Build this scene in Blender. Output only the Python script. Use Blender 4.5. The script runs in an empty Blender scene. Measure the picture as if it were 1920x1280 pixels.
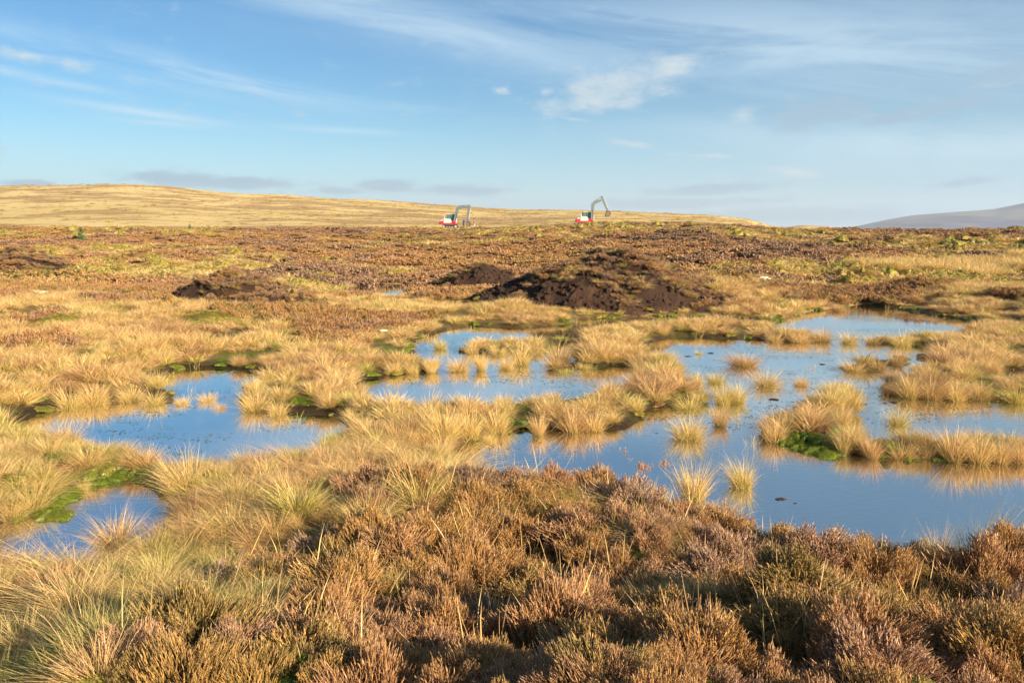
import bpy, bmesh, math, random
import numpy as np
from mathutils import Vector, Matrix
random.seed(7)
RNG = np.random.default_rng(11)
R = math.radians
scene = bpy.context.scene
COL = scene.collection

# ------------------------------------------------------------------ camera, sky, sun, exposure
CAMZ, FPX, PITCH = 2.6, 1493.3, math.atan(225 / 1493.3)
cam_d = bpy.data.cameras.new("camera"); cam = bpy.data.objects.new("camera", cam_d); COL.objects.link(cam)
cam_d.lens = 28.0; cam_d.sensor_width = 36.0; cam_d.clip_start = 0.05; cam_d.clip_end = 30000
cam.location = (0, 0, CAMZ); cam.rotation_euler = (math.pi / 2 - PITCH, 0, 0)
scene.camera = cam
SUN_AZ, SUN_EL = R(131), R(20)      # azimuth clockwise from +Y (view direction), elevation
sd = Vector((math.sin(SUN_AZ) * math.cos(SUN_EL), math.cos(SUN_AZ) * math.cos(SUN_EL), math.sin(SUN_EL)))
sun_d = bpy.data.lights.new("sun", 'SUN'); sun = bpy.data.objects.new("sun", sun_d); COL.objects.link(sun)
sun_d.energy = 5.0; sun_d.angle = R(0.6); sun_d.color = (1.0, 0.84, 0.60)
sun.rotation_euler = sd.to_track_quat('Z', 'Y').to_euler(); sun.location = (30, -30, 30)
scene.view_settings.view_transform = 'Standard'; scene.view_settings.look = 'None'
scene.view_settings.exposure = 1.15; scene.view_settings.gamma = 1.0
scene.view_settings.use_curve_mapping = False
scene.render.engine = 'CYCLES'
scene.cycles.max_bounces = 6; scene.cycles.diffuse_bounces = 3; scene.cycles.glossy_bounces = 3
scene.cycles.transmission_bounces = 3; scene.cycles.transparent_max_bounces = 8; scene.cycles.volume_bounces = 1
scene.cycles.use_denoising = True


class NT:
    """small helper for node trees"""
    def __init__(s, tree):
        s.t = tree; s.n = tree.nodes; s.l = tree.links

    def new(s, typ, **kw):
        n = s.n.new(typ)
        for k, v in kw.items():
            if k == 'ins':
                for i, x in v.items():
                    if hasattr(x, 'default_value') or hasattr(x, 'is_output'): s.l.new(x, n.inputs[i])
                    else: n.inputs[i].default_value = x
            else: setattr(n, k, v)
        return n

    def math(s, op, a, b=None, c=None, clamp=False):
        n = s.n.new('ShaderNodeMath'); n.operation = op; n.use_clamp = clamp
        for i, x in enumerate((a, b, c)):
            if x is None: continue
            if isinstance(x, (int, float)): n.inputs[i].default_value = x
            else: s.l.new(x, n.inputs[i])
        return n.outputs[0]

    def mix(s, f, a, b, typ='MIX', clamp=False):
        n = s.n.new('ShaderNodeMix'); n.data_type = 'RGBA'; n.blend_type = typ; n.clamp_factor = True; n.clamp_result = clamp
        for i, x in ((0, f), (6, a), (7, b)):
            if isinstance(x, (int, float)): n.inputs[i].default_value = x if i == 0 else (x, x, x, 1)
            elif isinstance(x, tuple): n.inputs[i].default_value = (*x[:3], 1)
            else: s.l.new(x, n.inputs[i])
        return n.outputs[2]

    def ramp(s, f, stops, interp='LINEAR'):
        n = s.n.new('ShaderNodeValToRGB'); cr = n.color_ramp; cr.interpolation = interp
        while len(cr.elements) < len(stops): cr.elements.new(0.5)
        for e, (p, c) in zip(cr.elements, stops):
            e.position = p; e.color = (*c, 1) if isinstance(c, tuple) else (c, c, c, 1)
        s.l.new(f, n.inputs[0]); return n.outputs[0]

    def noise(s, vec, scale, detail=4, rough=0.55, dist=0.0, col=False):
        n = s.n.new('ShaderNodeTexNoise'); n.inputs['Scale'].default_value = scale
        n.inputs['Detail'].default_value = detail; n.inputs['Roughness'].default_value = rough
        n.inputs['Distortion'].default_value = dist
        if vec is not None: s.l.new(vec, n.inputs['Vector'])
        return n.outputs[1 if col else 0]

    def attr(s, name, typ='GEOMETRY'):
        n = s.n.new('ShaderNodeAttribute'); n.attribute_name = name; n.attribute_type = typ
        return n


# ---- sky: Nishita plus thin cirrus streaks and small clouds placed by direction
def px_dir(px, py):
    x = (px - 960) / FPX; y = -(py - 640) / FPX
    d = Vector((x, math.cos(PITCH) + y * math.sin(PITCH), -math.sin(PITCH) + y * math.cos(PITCH))).normalized()
    return math.degrees(math.atan2(d.x, d.y)), math.degrees(math.asin(d.z))

world = bpy.data.worlds.new("World"); scene.world = world; world.use_nodes = True
w = NT(world.node_tree); w.n.clear()
sky = w.new('ShaderNodeTexSky', sky_type='NISHITA')
sky.sun_disc = False; sky.sun_elevation = SUN_EL; sky.sun_rotation = SUN_AZ
sky.altitude = 400; sky.air_density = 1.0; sky.dust_density = 0.4; sky.ozone_density = 2.0
tc = w.new('ShaderNodeTexCoord'); sep = w.new('ShaderNodeSeparateXYZ', ins={0: tc.outputs['Generated']})
DEG = 57.29578
az = w.math('MULTIPLY', w.math('ARCTAN2', sep.outputs[0], sep.outputs[1]), DEG)
el = w.math('MULTIPLY', w.math('ARCSINE', sep.outputs[2]), DEG)
# cirrus: noise stretched along a slightly tilted line
elc = w.math('ADD', el, w.math('MULTIPLY', az, 0.10))
comb = w.new('ShaderNodeCombineXYZ', ins={0: w.math('MULTIPLY', az, 0.045), 1: w.math('MULTIPLY', elc, 0.30), 2: 3.7})
wisp = w.noise(comb.outputs[0], 1.0, 8, 0.62, 0.6)
comb2 = w.new('ShaderNodeCombineXYZ', ins={0: w.math('MULTIPLY', az, 0.03), 1: w.math('MULTIPLY', elc, 0.09), 2: 9.1})
big = w.noise(comb2.outputs[0], 1.0, 3, 0.5)
wispm = w.math('MULTIPLY', w.new('ShaderNodeMapRange', ins={0: wisp, 1: 0.42, 2: 0.80, 3: 0.0, 4: 1.0}).outputs[0],
               w.new('ShaderNodeMapRange', ins={0: big, 1: 0.38, 2: 0.62, 3: 0.15, 4: 1.0}).outputs[0], clamp=True)
warpv = w.new('ShaderNodeCombineXYZ', ins={0: w.math('MULTIPLY', az, 0.16), 1: w.math('MULTIPLY', el, 0.36), 2: 1.3})
wn = w.noise(warpv.outputs[0], 1.0, 7, 0.6)
wn2v = w.new('ShaderNodeCombineXYZ', ins={0: w.math('MULTIPLY', az, 0.45), 1: w.math('MULTIPLY', el, 1.1), 2: 5.3})
wn2 = w.noise(wn2v.outputs[0], 1.0, 7, 0.65)

def blobs(lst):
    tot = None
    for px, py, hw, hh, tilt, amt in lst:
        a0, e0 = px_dir(px, py)
        dx = w.math('SUBTRACT', az, a0); dy = w.math('SUBTRACT', el, e0)
        ct, st = math.cos(R(tilt)), math.sin(R(tilt))
        u = w.math('MULTIPLY', w.math('ADD', w.math('MULTIPLY', dx, ct), w.math('MULTIPLY', dy, st)), 38.2 / 1.0 / hw * 0.68)
        v = w.math('MULTIPLY', w.math('SUBTRACT', w.math('MULTIPLY', dy, ct), w.math('MULTIPLY', dx, st)), 38.2 / 1.0 / hh * 0.68)
        r2 = w.math('ADD', w.math('POWER', w.math('ABSOLUTE', u), 2.0), w.math('POWER', w.math('ABSOLUTE', v), 2.0))
        g = w.math('MULTIPLY', w.math('EXPONENT', w.math('MULTIPLY', r2, -1.0)), amt)
        tot = g if tot is None else w.math('MAXIMUM', tot, g)
    return tot

white = blobs([(1150, 162, 125, 34, 14, 1.0), (1255, 128, 60, 22, 14, 1.0), (1175, 192, 45, 14, 4, 0.95), (944, 171, 17, 9, 0, 0.9),
               (1027, 173, 16, 10, 0, 0.8), (1392, 218, 26, 13, 0, 0.72), (1080, 224, 34, 4, -8, 0.75), (1180, 270, 46, 7, -8, 0.8),
               (1330, 292, 70, 5, -3, 0.7), (1480, 322, 60, 9, -8, 0.75), (60, 108, 130, 12, -10, 0.5)])
grey = blobs([(330, 334, 80, 15, 0, 1.0), (450, 344, 110, 12, 0, 0.95), (730, 348, 60, 13, 0, 0.85), (870, 357, 110, 12, 0, 0.85),
              (1540, 212, 80, 22, 8, 1.15), (1740, 208, 110, 12, 10, 1.15), (1890, 138, 60, 14, 12, 0.95), (1340, 355, 110, 10, 3, 1.15),
              (1800, 343, 50, 8, 6, 0.85), (1250, 382, 120, 10, 0, 1.15), (1480, 402, 190, 12, 0, 1.15), (1640, 388, 40, 5, 5, 0.6),
              (60, 345, 45, 7, 0, 0.9), (1420, 375, 70, 8, 0, 0.7), (640, 358, 70, 7, 0, 0.6)])
long_w = blobs([(380, 140, 330, 20, -7.5, 1.0), (560, 176, 260, 12, -6, 1.0), (180, 120, 220, 16, -9, 0.8), (260, 210, 130, 7, -6, 0.8), (300, 232, 80, 5, -2, 0.6),
                (800, 50, 420, 44, -11, 0.8), (1500, 90, 560, 80, -6, 0.75), (1700, 270, 420, 40, -5, 0.7), (20, 135, 120, 7, -8, 0.9), (640, 245, 120, 6, -2, 0.5)])
def sm(x, a, b, lo=0.0, hi=1.0):
    return w.new('ShaderNodeMapRange', interpolation_type='SMOOTHSTEP', ins={0: x, 1: a, 2: b, 3: lo, 4: hi}).outputs[0]
mw = sm(w.math('ADD', white, w.math('MULTIPLY', w.math('SUBTRACT', wn2, 0.5), 2.0)), 0.08, 1.15, 0.0, 0.75)
mg = sm(w.math('ADD', grey, w.math('MULTIPLY', w.math('SUBTRACT', wn2, 0.5), 1.7)), 0.15, 0.8, 0.0, 0.9)
ml = w.math('MULTIPLY', w.math('MULTIPLY', long_w, sm(wisp, 0.3, 0.62)), 0.85)
up = sm(el, 1.0, 8.0)
thin = w.math('MULTIPLY', w.math('MULTIPLY', wispm, up), 0.22)
veil = w.math('MULTIPLY', sm(w.math('ADD', az, w.math('MULTIPLY', w.math('SUBTRACT', big, 0.5), 60.0)), -22.0, 45.0), 0.30)
skc = w.new('ShaderNodeHueSaturation', ins={'Saturation': 1.12, 'Value': 1.0, 'Color': sky.outputs[0]}).outputs[0]
skc = w.mix(1.0, skc, (0.56, 0.875, 1.03), 'MULTIPLY')
skc = w.mix(sm(el, -1.0, 9.0, 0.72, 0.0), skc, (4.9, 6.9, 8.6))
c1 = w.mix(w.math('MAXIMUM', thin, veil), skc, (3.6, 5.2, 6.6))
c2 = w.mix(ml, c1, (5.4, 6.9, 8.0))
c3 = w.mix(mg, c2, (2.9, 4.3, 5.6))
c4 = w.mix(mw, c3, w.mix(wn2, (4.6, 5.6, 6.2), (6.8, 7.2, 7.2)))
bg = w.new('ShaderNodeBackground', ins={0: c4, 1: 0.055})
w.l.new(bg.outputs[0], w.new('ShaderNodeOutputWorld').inputs[0])


# ------------------------------------------------------------------ helpers
def tag(o, label=None, cat=None, group=None, kind=None):
    if label: o["label"] = label
    if cat: o["category"] = cat
    if group: o["group"] = group
    if kind: o["kind"] = kind
    return o

def link(name, me, mat=None, parent=None):
    o = bpy.data.objects.new(name, me); COL.objects.link(o)
    if mat and me is not None and len(me.materials) == 0: me.materials.append(mat)
    if parent: o.parent = parent
    return o

def empty(name, loc=(0, 0, 0), rz=0.0):
    o = bpy.data.objects.new(name, None); COL.objects.link(o); o.location = loc; o.rotation_euler = (0, 0, rz)
    o.empty_display_size = 0.2
    return o

def mesh_np(name, co, faces, attrs=None, smooth=False):
    """co (N,3), faces: list of arrays (M,k)"""
    me = bpy.data.meshes.new(name)
    co = np.asarray(co, np.float32); me.vertices.add(len(co)); me.vertices.foreach_set("co", co.ravel())
    tot = sum(f.size for f in faces); cnt = sum(len(f) for f in faces)
    me.loops.add(tot); me.polygons.add(cnt)
    me.loops.foreach_set("vertex_index", np.concatenate([f.ravel() for f in faces]).astype(np.int32))
    sizes = np.concatenate([np.full(len(f), f.shape[1]) for f in faces])
    me.polygons.foreach_set("loop_start", np.concatenate([[0], np.cumsum(sizes)[:-1]]).astype(np.int32))
    me.polygons.foreach_set("loop_total", sizes.astype(np.int32))
    me.polygons.foreach_set("use_smooth", np.full(cnt, smooth))
    for k, v in (attrs or {}).items():
        a = me.attributes.new(k, 'FLOAT', 'POINT'); a.data.foreach_set("value", np.asarray(v, np.float32))
    me.update(); me.validate()
    return me

def at(px, py, z=0.0):
    x = (px - 960) / FPX; y = -(py - 640) / FPX
    dx, dy, dz = x, math.cos(PITCH) + y * math.sin(PITCH), -math.sin(PITCH) + y * math.cos(PITCH)
    t = (CAMZ - z) / max(-dz, 1e-4)
    return dx * t, dy * t

def to_px(x, y, z):
    """where a place appears, for naming only"""
    z = z - CAMZ
    cy = y * math.cos(PITCH) - z * math.sin(PITCH); cz = y * math.sin(PITCH) + z * math.cos(PITCH)
    return 960 + FPX * x / cy, 640 - FPX * cz / cy

# value noise
_perm = np.random.default_rng(3).random((256, 256))
def vnoise(x, y):
    xi = np.floor(x).astype(int); yi = np.floor(y).astype(int); fx = x - xi; fy = y - yi
    fx = fx * fx * (3 - 2 * fx); fy = fy * fy * (3 - 2 * fy)
    g = lambda a, b: _perm[a & 255, b & 255]
    return (g(xi, yi) * (1 - fx) + g(xi + 1, yi) * fx) * (1 - fy) + (g(xi, yi + 1) * (1 - fx) + g(xi + 1, yi + 1) * fx) * fy
def fbm(x, y, s=1.0, oct=4, seed=0.0):
    t = 0; a = 0.5; tot = 0
    for i in range(oct):
        t = t + a * vnoise(x * s + 17.3 * i + seed, y * s - 9.7 * i + seed * 1.7); tot += a; a *= 0.5; s *= 2.03
    return t / tot - 0.5
def sstep(a, b, x):
    t = np.clip((x - a) / (b - a), 0, 1); return t * t * (3 - 2 * t)

# ------------------------------------------------------------------ pools (outlines traced on the water plane)
HV = 0.33
def P(*pts):
    out = []
    for p in pts:
        out.append(at(p[0], p[1], p[2] if len(p) > 2 else 0.0))
    return np.array(out)
POOLS = {
 'left': P((20, 800), (60, 782), (110, 766), (180, 750), (225, 750), (330, 757), (345, 750), (330, 742), (285, 718), (300, 706), (345, 696), (420, 694), (475, 700),
           (485, 712), (462, 728), (440, 745), (450, 768), (530, 775), (612, 778, 0), (640, 800, 0.1), (600, 806, HV), (530, 818, HV), (420, 832, HV), (300, 836, 0.28), (250, 832, .18), (190, 838, 0.1), (120, 826, 0.05), (50, 815, 0.05)),
 'near_left': P((-30, 1020), (0, 988), (50, 962), (130, 930), (160, 908), (200, 897), (255, 893), (300, 905), (325, 935), (322, 968), (315, 985, .1), (255, 1005, .2), (180, 1003, .33), (90, 1003, .33), (-20, 1000, .33)),
 'back_left': P((795, 668), (800, 650), (815, 630), (880, 614), (990, 617), (1090, 608), (1105, 600), (1200, 596), (1320, 594), (1400, 599), (1400, 606), (1310, 608), (1230, 607),
                (1130, 613), (1075, 628), (1040, 660), (1060, 672, .08), (1010, 684, .1), (940, 686, .1), (850, 688, .1)),
 'middle': P((680, 738), (705, 712), (760, 702), (850, 699), (950, 699), (1060, 700), (1150, 690), (1190, 690), (1165, 712, .1), (1100, 716, .25), (1000, 722, .3), (900, 730, .3), (800, 736, .3), (720, 738, .25)),
 'far_right': P((1475, 603), (1530, 587), (1590, 577), (1622, 571), (1660, 578), (1730, 588), (1800, 601), (1825, 609), (1760, 618, .17), (1690, 621, .17), (1630, 621, .17), (1588, 632), (1560, 636), (1570, 628, .15), (1540, 618, .17), (1470, 612,.17)),
 'great': P((840, 840), (885, 820), (960, 805), (1060, 806), (1150, 806), (1190, 800), (1205, 770), (1235, 762), (1290, 765), (1330, 740), (1300, 722), (1285, 690), (1262, 672), (1228, 655), (1235, 642), (1262, 634), (1330, 636), (1400, 638), (1480, 644), (1560, 640),
            (1585, 634), (1620, 644), (1700, 650), (1745, 654), (1752, 668), (1745, 690), (1850, 690), (1960, 684), (2060, 690), (2060, 760), (2060, 800), (2060, 880), (2200, 930), (2200, 960, .35), (1920, 968, .33), (1820, 975, .33), (1740, 998, .33),
            (1600, 990, .36), (1480, 970, .36), (1400, 955, .4), (1330, 950, .2), (1250, 890, .35), (1160, 872, .4), (1050, 845, .45), (980, 850, .42), (900, 862, .3)),
 'tiny_back': P((640, 546), (690, 535), (755, 533), (770, 541), (760, 547, .2), (710, 549, .22), (650, 549, .2)),
 'tiny_back2': P((828, 572), (850, 570), (868, 574), (850, 580)),
}
ISLANDS = [
 P((850, 660), (870, 648), (940, 650), (1010, 640), (1070, 640), (1030, 655), (985, 662), (900, 664)),
 P((1425, 822), (1432, 806), (1480, 780), (1530, 755), (1550, 735), (1600, 735), (1612, 762), (1590, 800), (1625, 838), (1700, 842), (1745, 842), (1800, 838), (1860, 838), (1920, 845), (2060, 850), (2060, 866), (1940, 864), (1850, 860),
   (1760, 856), (1680, 855), (1610, 848), (1560, 840), (1500, 828)),
 P((1645, 725), (1700, 705), (1770, 690), (1850, 700), (1890, 712), (1870, 725), (2060, 730), (2060, 760), (1920, 757), (1860, 745), (1780, 745), (1690, 742), (1660, 740)),
 P((1735, 668), (1800, 668), (1920, 672), (2060, 672), (2060, 698), (1850, 694), (1750, 688)),
 P((1572, 694), (1620, 684), (1690, 672), (1710, 678), (1640, 696)),
 P((1262, 758), (1280, 745), (1330, 742), (1330, 752), (1290, 762)),
]
def sdf_poly(x, y, poly):
    x = x[:, None]; y = y[:, None]
    a = poly; b = np.roll(poly, -1, 0)
    ax, ay, bx, by = a[:, 0], a[:, 1], b[:, 0], b[:, 1]
    ex, ey = bx - ax, by - ay
    t = np.clip(((x - ax) * ex + (y - ay) * ey) / (ex * ex + ey * ey + 1e-12), 0, 1)
    d = np.sqrt((x - ax - t * ex) ** 2 + (y - ay - t * ey) ** 2).min(1)
    c = ((ay <= y) != (by <= y)) & (x < (bx - ax) * (y - ay) / (by - ay + 1e-12) + ax)
    inside = c.sum(1) % 2 == 1
    return np.where(inside, -d, d)
def pool_sdf(x, y):
    """negative in the water"""
    x = np.asarray(x, float); y = np.asarray(y, float)
    out = np.full(x.shape, 9.0)
    m = (y > 2.5) & (y < 40) & (np.abs(x) < 32)
    if m.any():
        xs, ys = x[m], y[m]
        sc = np.clip(ys / 14, 0.35, 1.0)
        xs = xs + fbm(xs, ys, 1.3, 3, 5.0) * 0.45 * sc; ys = ys + fbm(xs, ys, 1.3, 3, 25.0) * 0.35 * sc
        res = np.full(xs.shape, 9.0)
        for s in range(0, len(xs), 40000):
            sl = slice(s, s + 40000)
            d = np.full(xs[sl].shape, 9.0)
            for p in POOLS.values(): d = np.minimum(d, sdf_poly(xs[sl], ys[sl], p) - 0.04 - 0.20 * sstep(9, 15, ys[sl]))
            for p in ISLANDS: d = np.maximum(d, -sdf_poly(xs[sl], ys[sl], p))
            res[sl] = d
        out[m] = res
    return out

# ------------------------------------------------------------------ land form
RIDGE = np.array([(-900, 424), (0, 426), (400, 429), (640, 427), (830, 429), (980, 427), (1060, 423), (1150, 419), (1330, 419), (1440, 427), (1500, 431), (1700, 431), (1920, 430), (2900, 428)], float)
RDIST = np.array([(-900, 150), (900, 150), (1100, 120), (1300, 95), (1500, 85), (2900, 85)], float)
CREST = np.array([(-900, 395), (-300, 362), (0, 352), (60, 348), (230, 346), (330, 352), (420, 362), (560, 368), (640, 374), (700, 376), (860, 386), (960, 393), (1080, 394), (1220, 400), (1320, 403), (1400, 412), (1436, 423),
                  (1462, 427), (1500, 423), (1550, 426), (1600, 450), (2900, 470)], float)
def ground_h(x, y, sdf=None):
    x = np.asarray(x, float); y = np.asarray(y, float)
    d = np.hypot(x, y) + 1e-6
    azm = np.arctan2(x, y); u = 960 + FPX * np.tan(np.clip(azm, -1.05, 1.05)); yy = np.maximum(d * np.cos(np.clip(azm, -1.05, 1.05)), 0.01)
    zr_d = np.interp(u, RDIST[:, 0], RDIST[:, 1]); zr = CAMZ - (np.interp(u, RIDGE[:, 0], RIDGE[:, 1]) - 415) / FPX * zr_d
    near = 0.95 - 0.75 * sstep(1.5, 5.6, d)                  # bank the photographer stands on
    left = 0.22 * sstep(4, 9, -x) * sstep(8, 13, y) * (1 - sstep(20, 26, y))
    z = near - 0.06 * sstep(6, 9, d) + left
    t = np.clip((yy - 17) / (zr_d - 17), 0, 1)
    z = z + (zr - 0.14) * (t ** 0.72)
    amp = 0.10 + 0.20 * sstep(18, 45, d)
    z = z + fbm(x, y, 0.9, 4, 1.0) * amp * 1.6 * (1 - sstep(200, 400, d)) + fbm(x, y, 1.25, 2, 6.0) * 0.58 * (1 - sstep(5, 8, d)) * sstep(1.5, 3, d) + fbm(x, y, 0.17, 3, 8.0) * 0.85 * sstep(20, 40, d) * (1 - sstep(0.75, 1.0, t)) + fbm(x, y, 0.45, 2, 18.0) * 0.7 * sstep(20, 45, d) * (1 - sstep(0.75, 1.0, t))
    # hill behind the moor
    crest = CAMZ + (415 - np.interp(u, CREST[:, 0], CREST[:, 1])) / FPX * 430
    th = np.clip((yy - zr_d) / (430 - zr_d), 0, 1)
    rise = np.where(crest > 0, 1, 1)
    prof = th ** 1.25
    zh = zr + (crest - zr) * prof - 0.25 * np.sin(np.clip(th, 0, 1) * math.pi) * 3 * (crest < 3)
    zh = zh + (fbm(x, y, 0.02, 4, 3.0) * 3.0 + fbm(x, y, 0.12, 3, 4.0) * 0.5) * np.sin(th * math.pi) ** 0.7 + fbm(x, y, 0.05, 3, 14.0) * 1.2 * sstep(.5, 1, th)
    z = np.where(yy > zr_d, zh, z)
    z = np.where(yy > 430, crest + fbm(x, y, 0.05, 3, 14.0) * 1.2 * (1 - sstep(430, 500, yy)) - (crest + 120) * sstep(430, 1500, yy), z)
    if sdf is None: sdf = pool_sdf(x, y)
    b = sstep(-0.02, 0.55 + 2.4 * sstep(12, 19, y), sdf)
    bank = np.clip(sdf, 0, 0.12) * 0.4 + 0.015
    z = np.where(sdf < 3.2, np.where(sdf > 0, bank * (1 - b) + np.maximum(z, 0.05) * b, np.maximum(-0.3, sdf * 0.8)), np.maximum(z, 0.05) if np.ndim(z) == 0 else np.where(yy < 200, np.maximum(z, 0.05), z))
    return z

# mounds of dug peat: (x, y, half width, half depth, height, label)
def mnd(px0, px1, pyb, zb, dep, top, ):
    x0, y0 = at(px0, pyb, zb); x1, _ = at(px1, pyb, zb)
    return dict(cx=(x0 + x1) / 2, cy=y0 + dep, a=(x1 - x0) / 2, b=dep, h=top)
MOUNDS = [
 (mnd(925, 1430, 566, 0.35, 2.6, 1.56), 'large dark mound of dug peat behind the pools, heather growing over its top'),
 (mnd(255, 560, 566, 0.5, 1.7, 1.22), 'dark peat mound with pale mossy edges on the left moor'),
 (mnd(-160, 130, 506, 0.75, 1.7, 1.36), 'low dark peat bank cut off by the left edge of the photo'),
 (mnd(822, 1000, 512, 0.75, 1.4, 0.92), 'low red-brown peat hump left of and behind the large mound'),
]
def mound_h(x, y, k):
    m = MOUNDS[k][0]
    u = (x - m['cx']) / (m['a'] * 1.16); v = (y - m['cy']) / (m['b'] * 1.15)
    r = np.sqrt(u * u + v * v) + fbm(x, y, 0.7, 3, 31.0 + k) * 0.30
    s = np.clip(1 - r ** 1.7, -0.6, 1) * (1 + 0.16 * np.cos(u * 3.1 + 0.9))
    z = 0.1 + (m['h'] - 0.1) * s * (0.92 + 0.5 * fbm(x, y, 0.55, 3, 51.0 + k)) + fbm(x, y, 1.9, 4, 61.0) * 0.34 * sstep(0.0, .3, s)
    return z
def total_h(x, y, sdf=None):
    z = ground_h(x, y, sdf); on = np.zeros(np.shape(z), bool)
    for k in range(len(MOUNDS)):
        m = mound_h(x, y, k); on |= m > z; z = np.maximum(z, m)
    return z, on

# ------------------------------------------------------------------ materials
def new_mat(name):
    m = bpy.data.materials.new(name); m.use_nodes = True; t = NT(m.node_tree); t.n.clear()
    out = t.new('ShaderNodeOutputMaterial'); return m, t, out

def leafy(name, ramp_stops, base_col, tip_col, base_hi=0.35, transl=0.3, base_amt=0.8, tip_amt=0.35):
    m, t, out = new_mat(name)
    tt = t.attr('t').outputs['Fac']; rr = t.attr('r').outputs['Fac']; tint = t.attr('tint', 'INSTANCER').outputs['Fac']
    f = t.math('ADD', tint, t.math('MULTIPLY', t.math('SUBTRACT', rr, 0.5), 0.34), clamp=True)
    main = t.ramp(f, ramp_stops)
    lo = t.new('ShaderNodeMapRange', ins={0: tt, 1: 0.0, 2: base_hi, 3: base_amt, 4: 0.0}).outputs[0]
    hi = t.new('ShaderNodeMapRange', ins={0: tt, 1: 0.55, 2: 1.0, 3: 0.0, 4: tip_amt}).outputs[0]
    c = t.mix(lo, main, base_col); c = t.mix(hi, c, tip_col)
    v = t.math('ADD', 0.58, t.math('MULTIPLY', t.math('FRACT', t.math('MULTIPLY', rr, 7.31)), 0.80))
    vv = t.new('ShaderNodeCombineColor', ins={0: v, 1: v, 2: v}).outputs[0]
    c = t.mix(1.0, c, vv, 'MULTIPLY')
    d = t.new('ShaderNodeBsdfDiffuse', ins={0: c}); tr = t.new('ShaderNodeBsdfTranslucent', ins={0: c})
    mx = t.new('ShaderNodeMixShader', ins={0: transl, 1: d.outputs[0], 2: tr.outputs[0]})
    gl = t.new('ShaderNodeBsdfGlossy', ins={0: (0.9, 0.9, 0.9, 1), 1: 0.45})
    mx2 = t.new('ShaderNodeMixShader', ins={0: 0.03, 1: mx.outputs[0], 2: gl.outputs[0]})
    t.l.new(mx2.outputs[0], out.inputs[0]); return m

M_grass = leafy('grass_blade', [(0.0, (0.14, 0.19, 0.035)), (0.22, (0.42, 0.38, 0.06)), (0.42, (0.84, 0.62, 0.23)), (0.62, (0.78, 0.50, 0.22)), (0.88, (0.42, 0.21, 0.09)), (1.0, (0.22, 0.12, 0.06))],
                (0.26, 0.27, 0.04), (0.80, 0.58, 0.34))
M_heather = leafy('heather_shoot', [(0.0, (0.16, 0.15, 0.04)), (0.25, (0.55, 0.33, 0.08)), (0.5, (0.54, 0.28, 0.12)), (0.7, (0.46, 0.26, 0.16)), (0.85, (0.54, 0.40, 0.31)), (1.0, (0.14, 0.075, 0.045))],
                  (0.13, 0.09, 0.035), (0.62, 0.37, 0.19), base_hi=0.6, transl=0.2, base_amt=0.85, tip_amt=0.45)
M_heather_dark = leafy('dark_heather', [(0.0, (0.14, 0.13, 0.035)), (0.25, (0.48, 0.29, 0.09)), (0.5, (0.46, 0.235, 0.085)), (0.7, (0.36, 0.19, 0.095)), (0.85, (0.38, 0.26, 0.18)), (1.0, (0.15, 0.085, 0.05))],
                  (0.09, 0.06, 0.03), (0.42, 0.24, 0.12), base_hi=0.6, transl=0.2, base_amt=0.85, tip_amt=0.3)  # darker stops than the near heather, for middle and far bushes
M_moss = leafy('moss_shoot', [(0.0, (0.15, 0.25, 0.02)), (0.32, (0.24, 0.28, 0.025)), (0.45, (0.20, 0.20, 0.025)), (0.6, (0.50, 0.42, 0.09)), (0.8, (0.40, 0.16, 0.05)), (1.0, (0.16, 0.02, 0.025))],
               (0.05, 0.07, 0.01), (0.26, 0.30, 0.05), base_hi=0.5, transl=0.25, tip_amt=0.2)

def simple(name, col, rough=0.6, metal=0.0, var=0.15, scale=6.0, spec=0.5):
    m, t, out = new_mat(name)
    tc = t.new('ShaderNodeTexCoord'); n = t.noise(tc.outputs['Object'], scale, 5, 0.6)
    c = t.mix(n, tuple(max(0, x * (1 - var)) for x in col), tuple(min(1, x * (1 + var)) for x in col))
    b = t.new('ShaderNodeBsdfPrincipled', ins={'Base Color': c, 'Roughness': rough, 'Metallic': metal, 'Specular IOR Level': spec})
    t.l.new(b.outputs[0], out.inputs[0]); return m

M_stem = simple('woody_stem', (0.16, 0.10, 0.06), 0.8, scale=30)
# ground
m, t, out = new_mat('bog_ground'); M_ground = m
geo = t.new('ShaderNodeNewGeometry'); pos = geo.outputs['Position']
far = t.attr('far').outputs['Fac']; wet = t.attr('wet').outputs['Fac']; hill = t.attr('hill').outputs['Fac']
n1 = t.noise(pos, 2.2, 6, 0.65); n2 = t.noise(pos, 9.0, 5, 0.7); n3 = t.noise(pos, 0.35, 5, 0.6)
litter = t.mix(n2, (0.10, 0.055, 0.028), (0.33, 0.21, 0.09))
mossy = t.mix(n2, (0.05, 0.075, 0.012), (0.19, 0.20, 0.03))
peat = t.mix(n2, (0.022, 0.013, 0.009), (0.07, 0.042, 0.026))
c = t.mix(t.ramp(n1, [(0.42, 0.0), (0.58, 1.0)]), litter, mossy)
c = t.mix(t.ramp(n3, [(0.52, 0.0), (0.62, 0.6)]), c, peat)
c = t.mix(wet, c, t.mix(t.ramp(n1, [(0.46, 0.0), (0.60, 0.8)]), peat, t.mix(n2, (0.06, 0.085, 0.012), (0.17, 0.18, 0.03))))
c = t.mix(t.ramp(wet, [(0.86, 0.0), (0.98, 0.85)]), c, t.mix(n2, (0.012, 0.008, 0.006), (0.05, 0.032, 0.018)))
moorc = t.mix(t.ramp(n1, [(0.38, 0.0), (0.62, 1.0)]), (0.16, 0.085, 0.04), (0.36, 0.24, 0.10))
c = t.mix(far, c, moorc)
hs = t.new('ShaderNodeMapping', ins={0: pos, 3: (0.03, 0.05, 0.16)})
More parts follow.
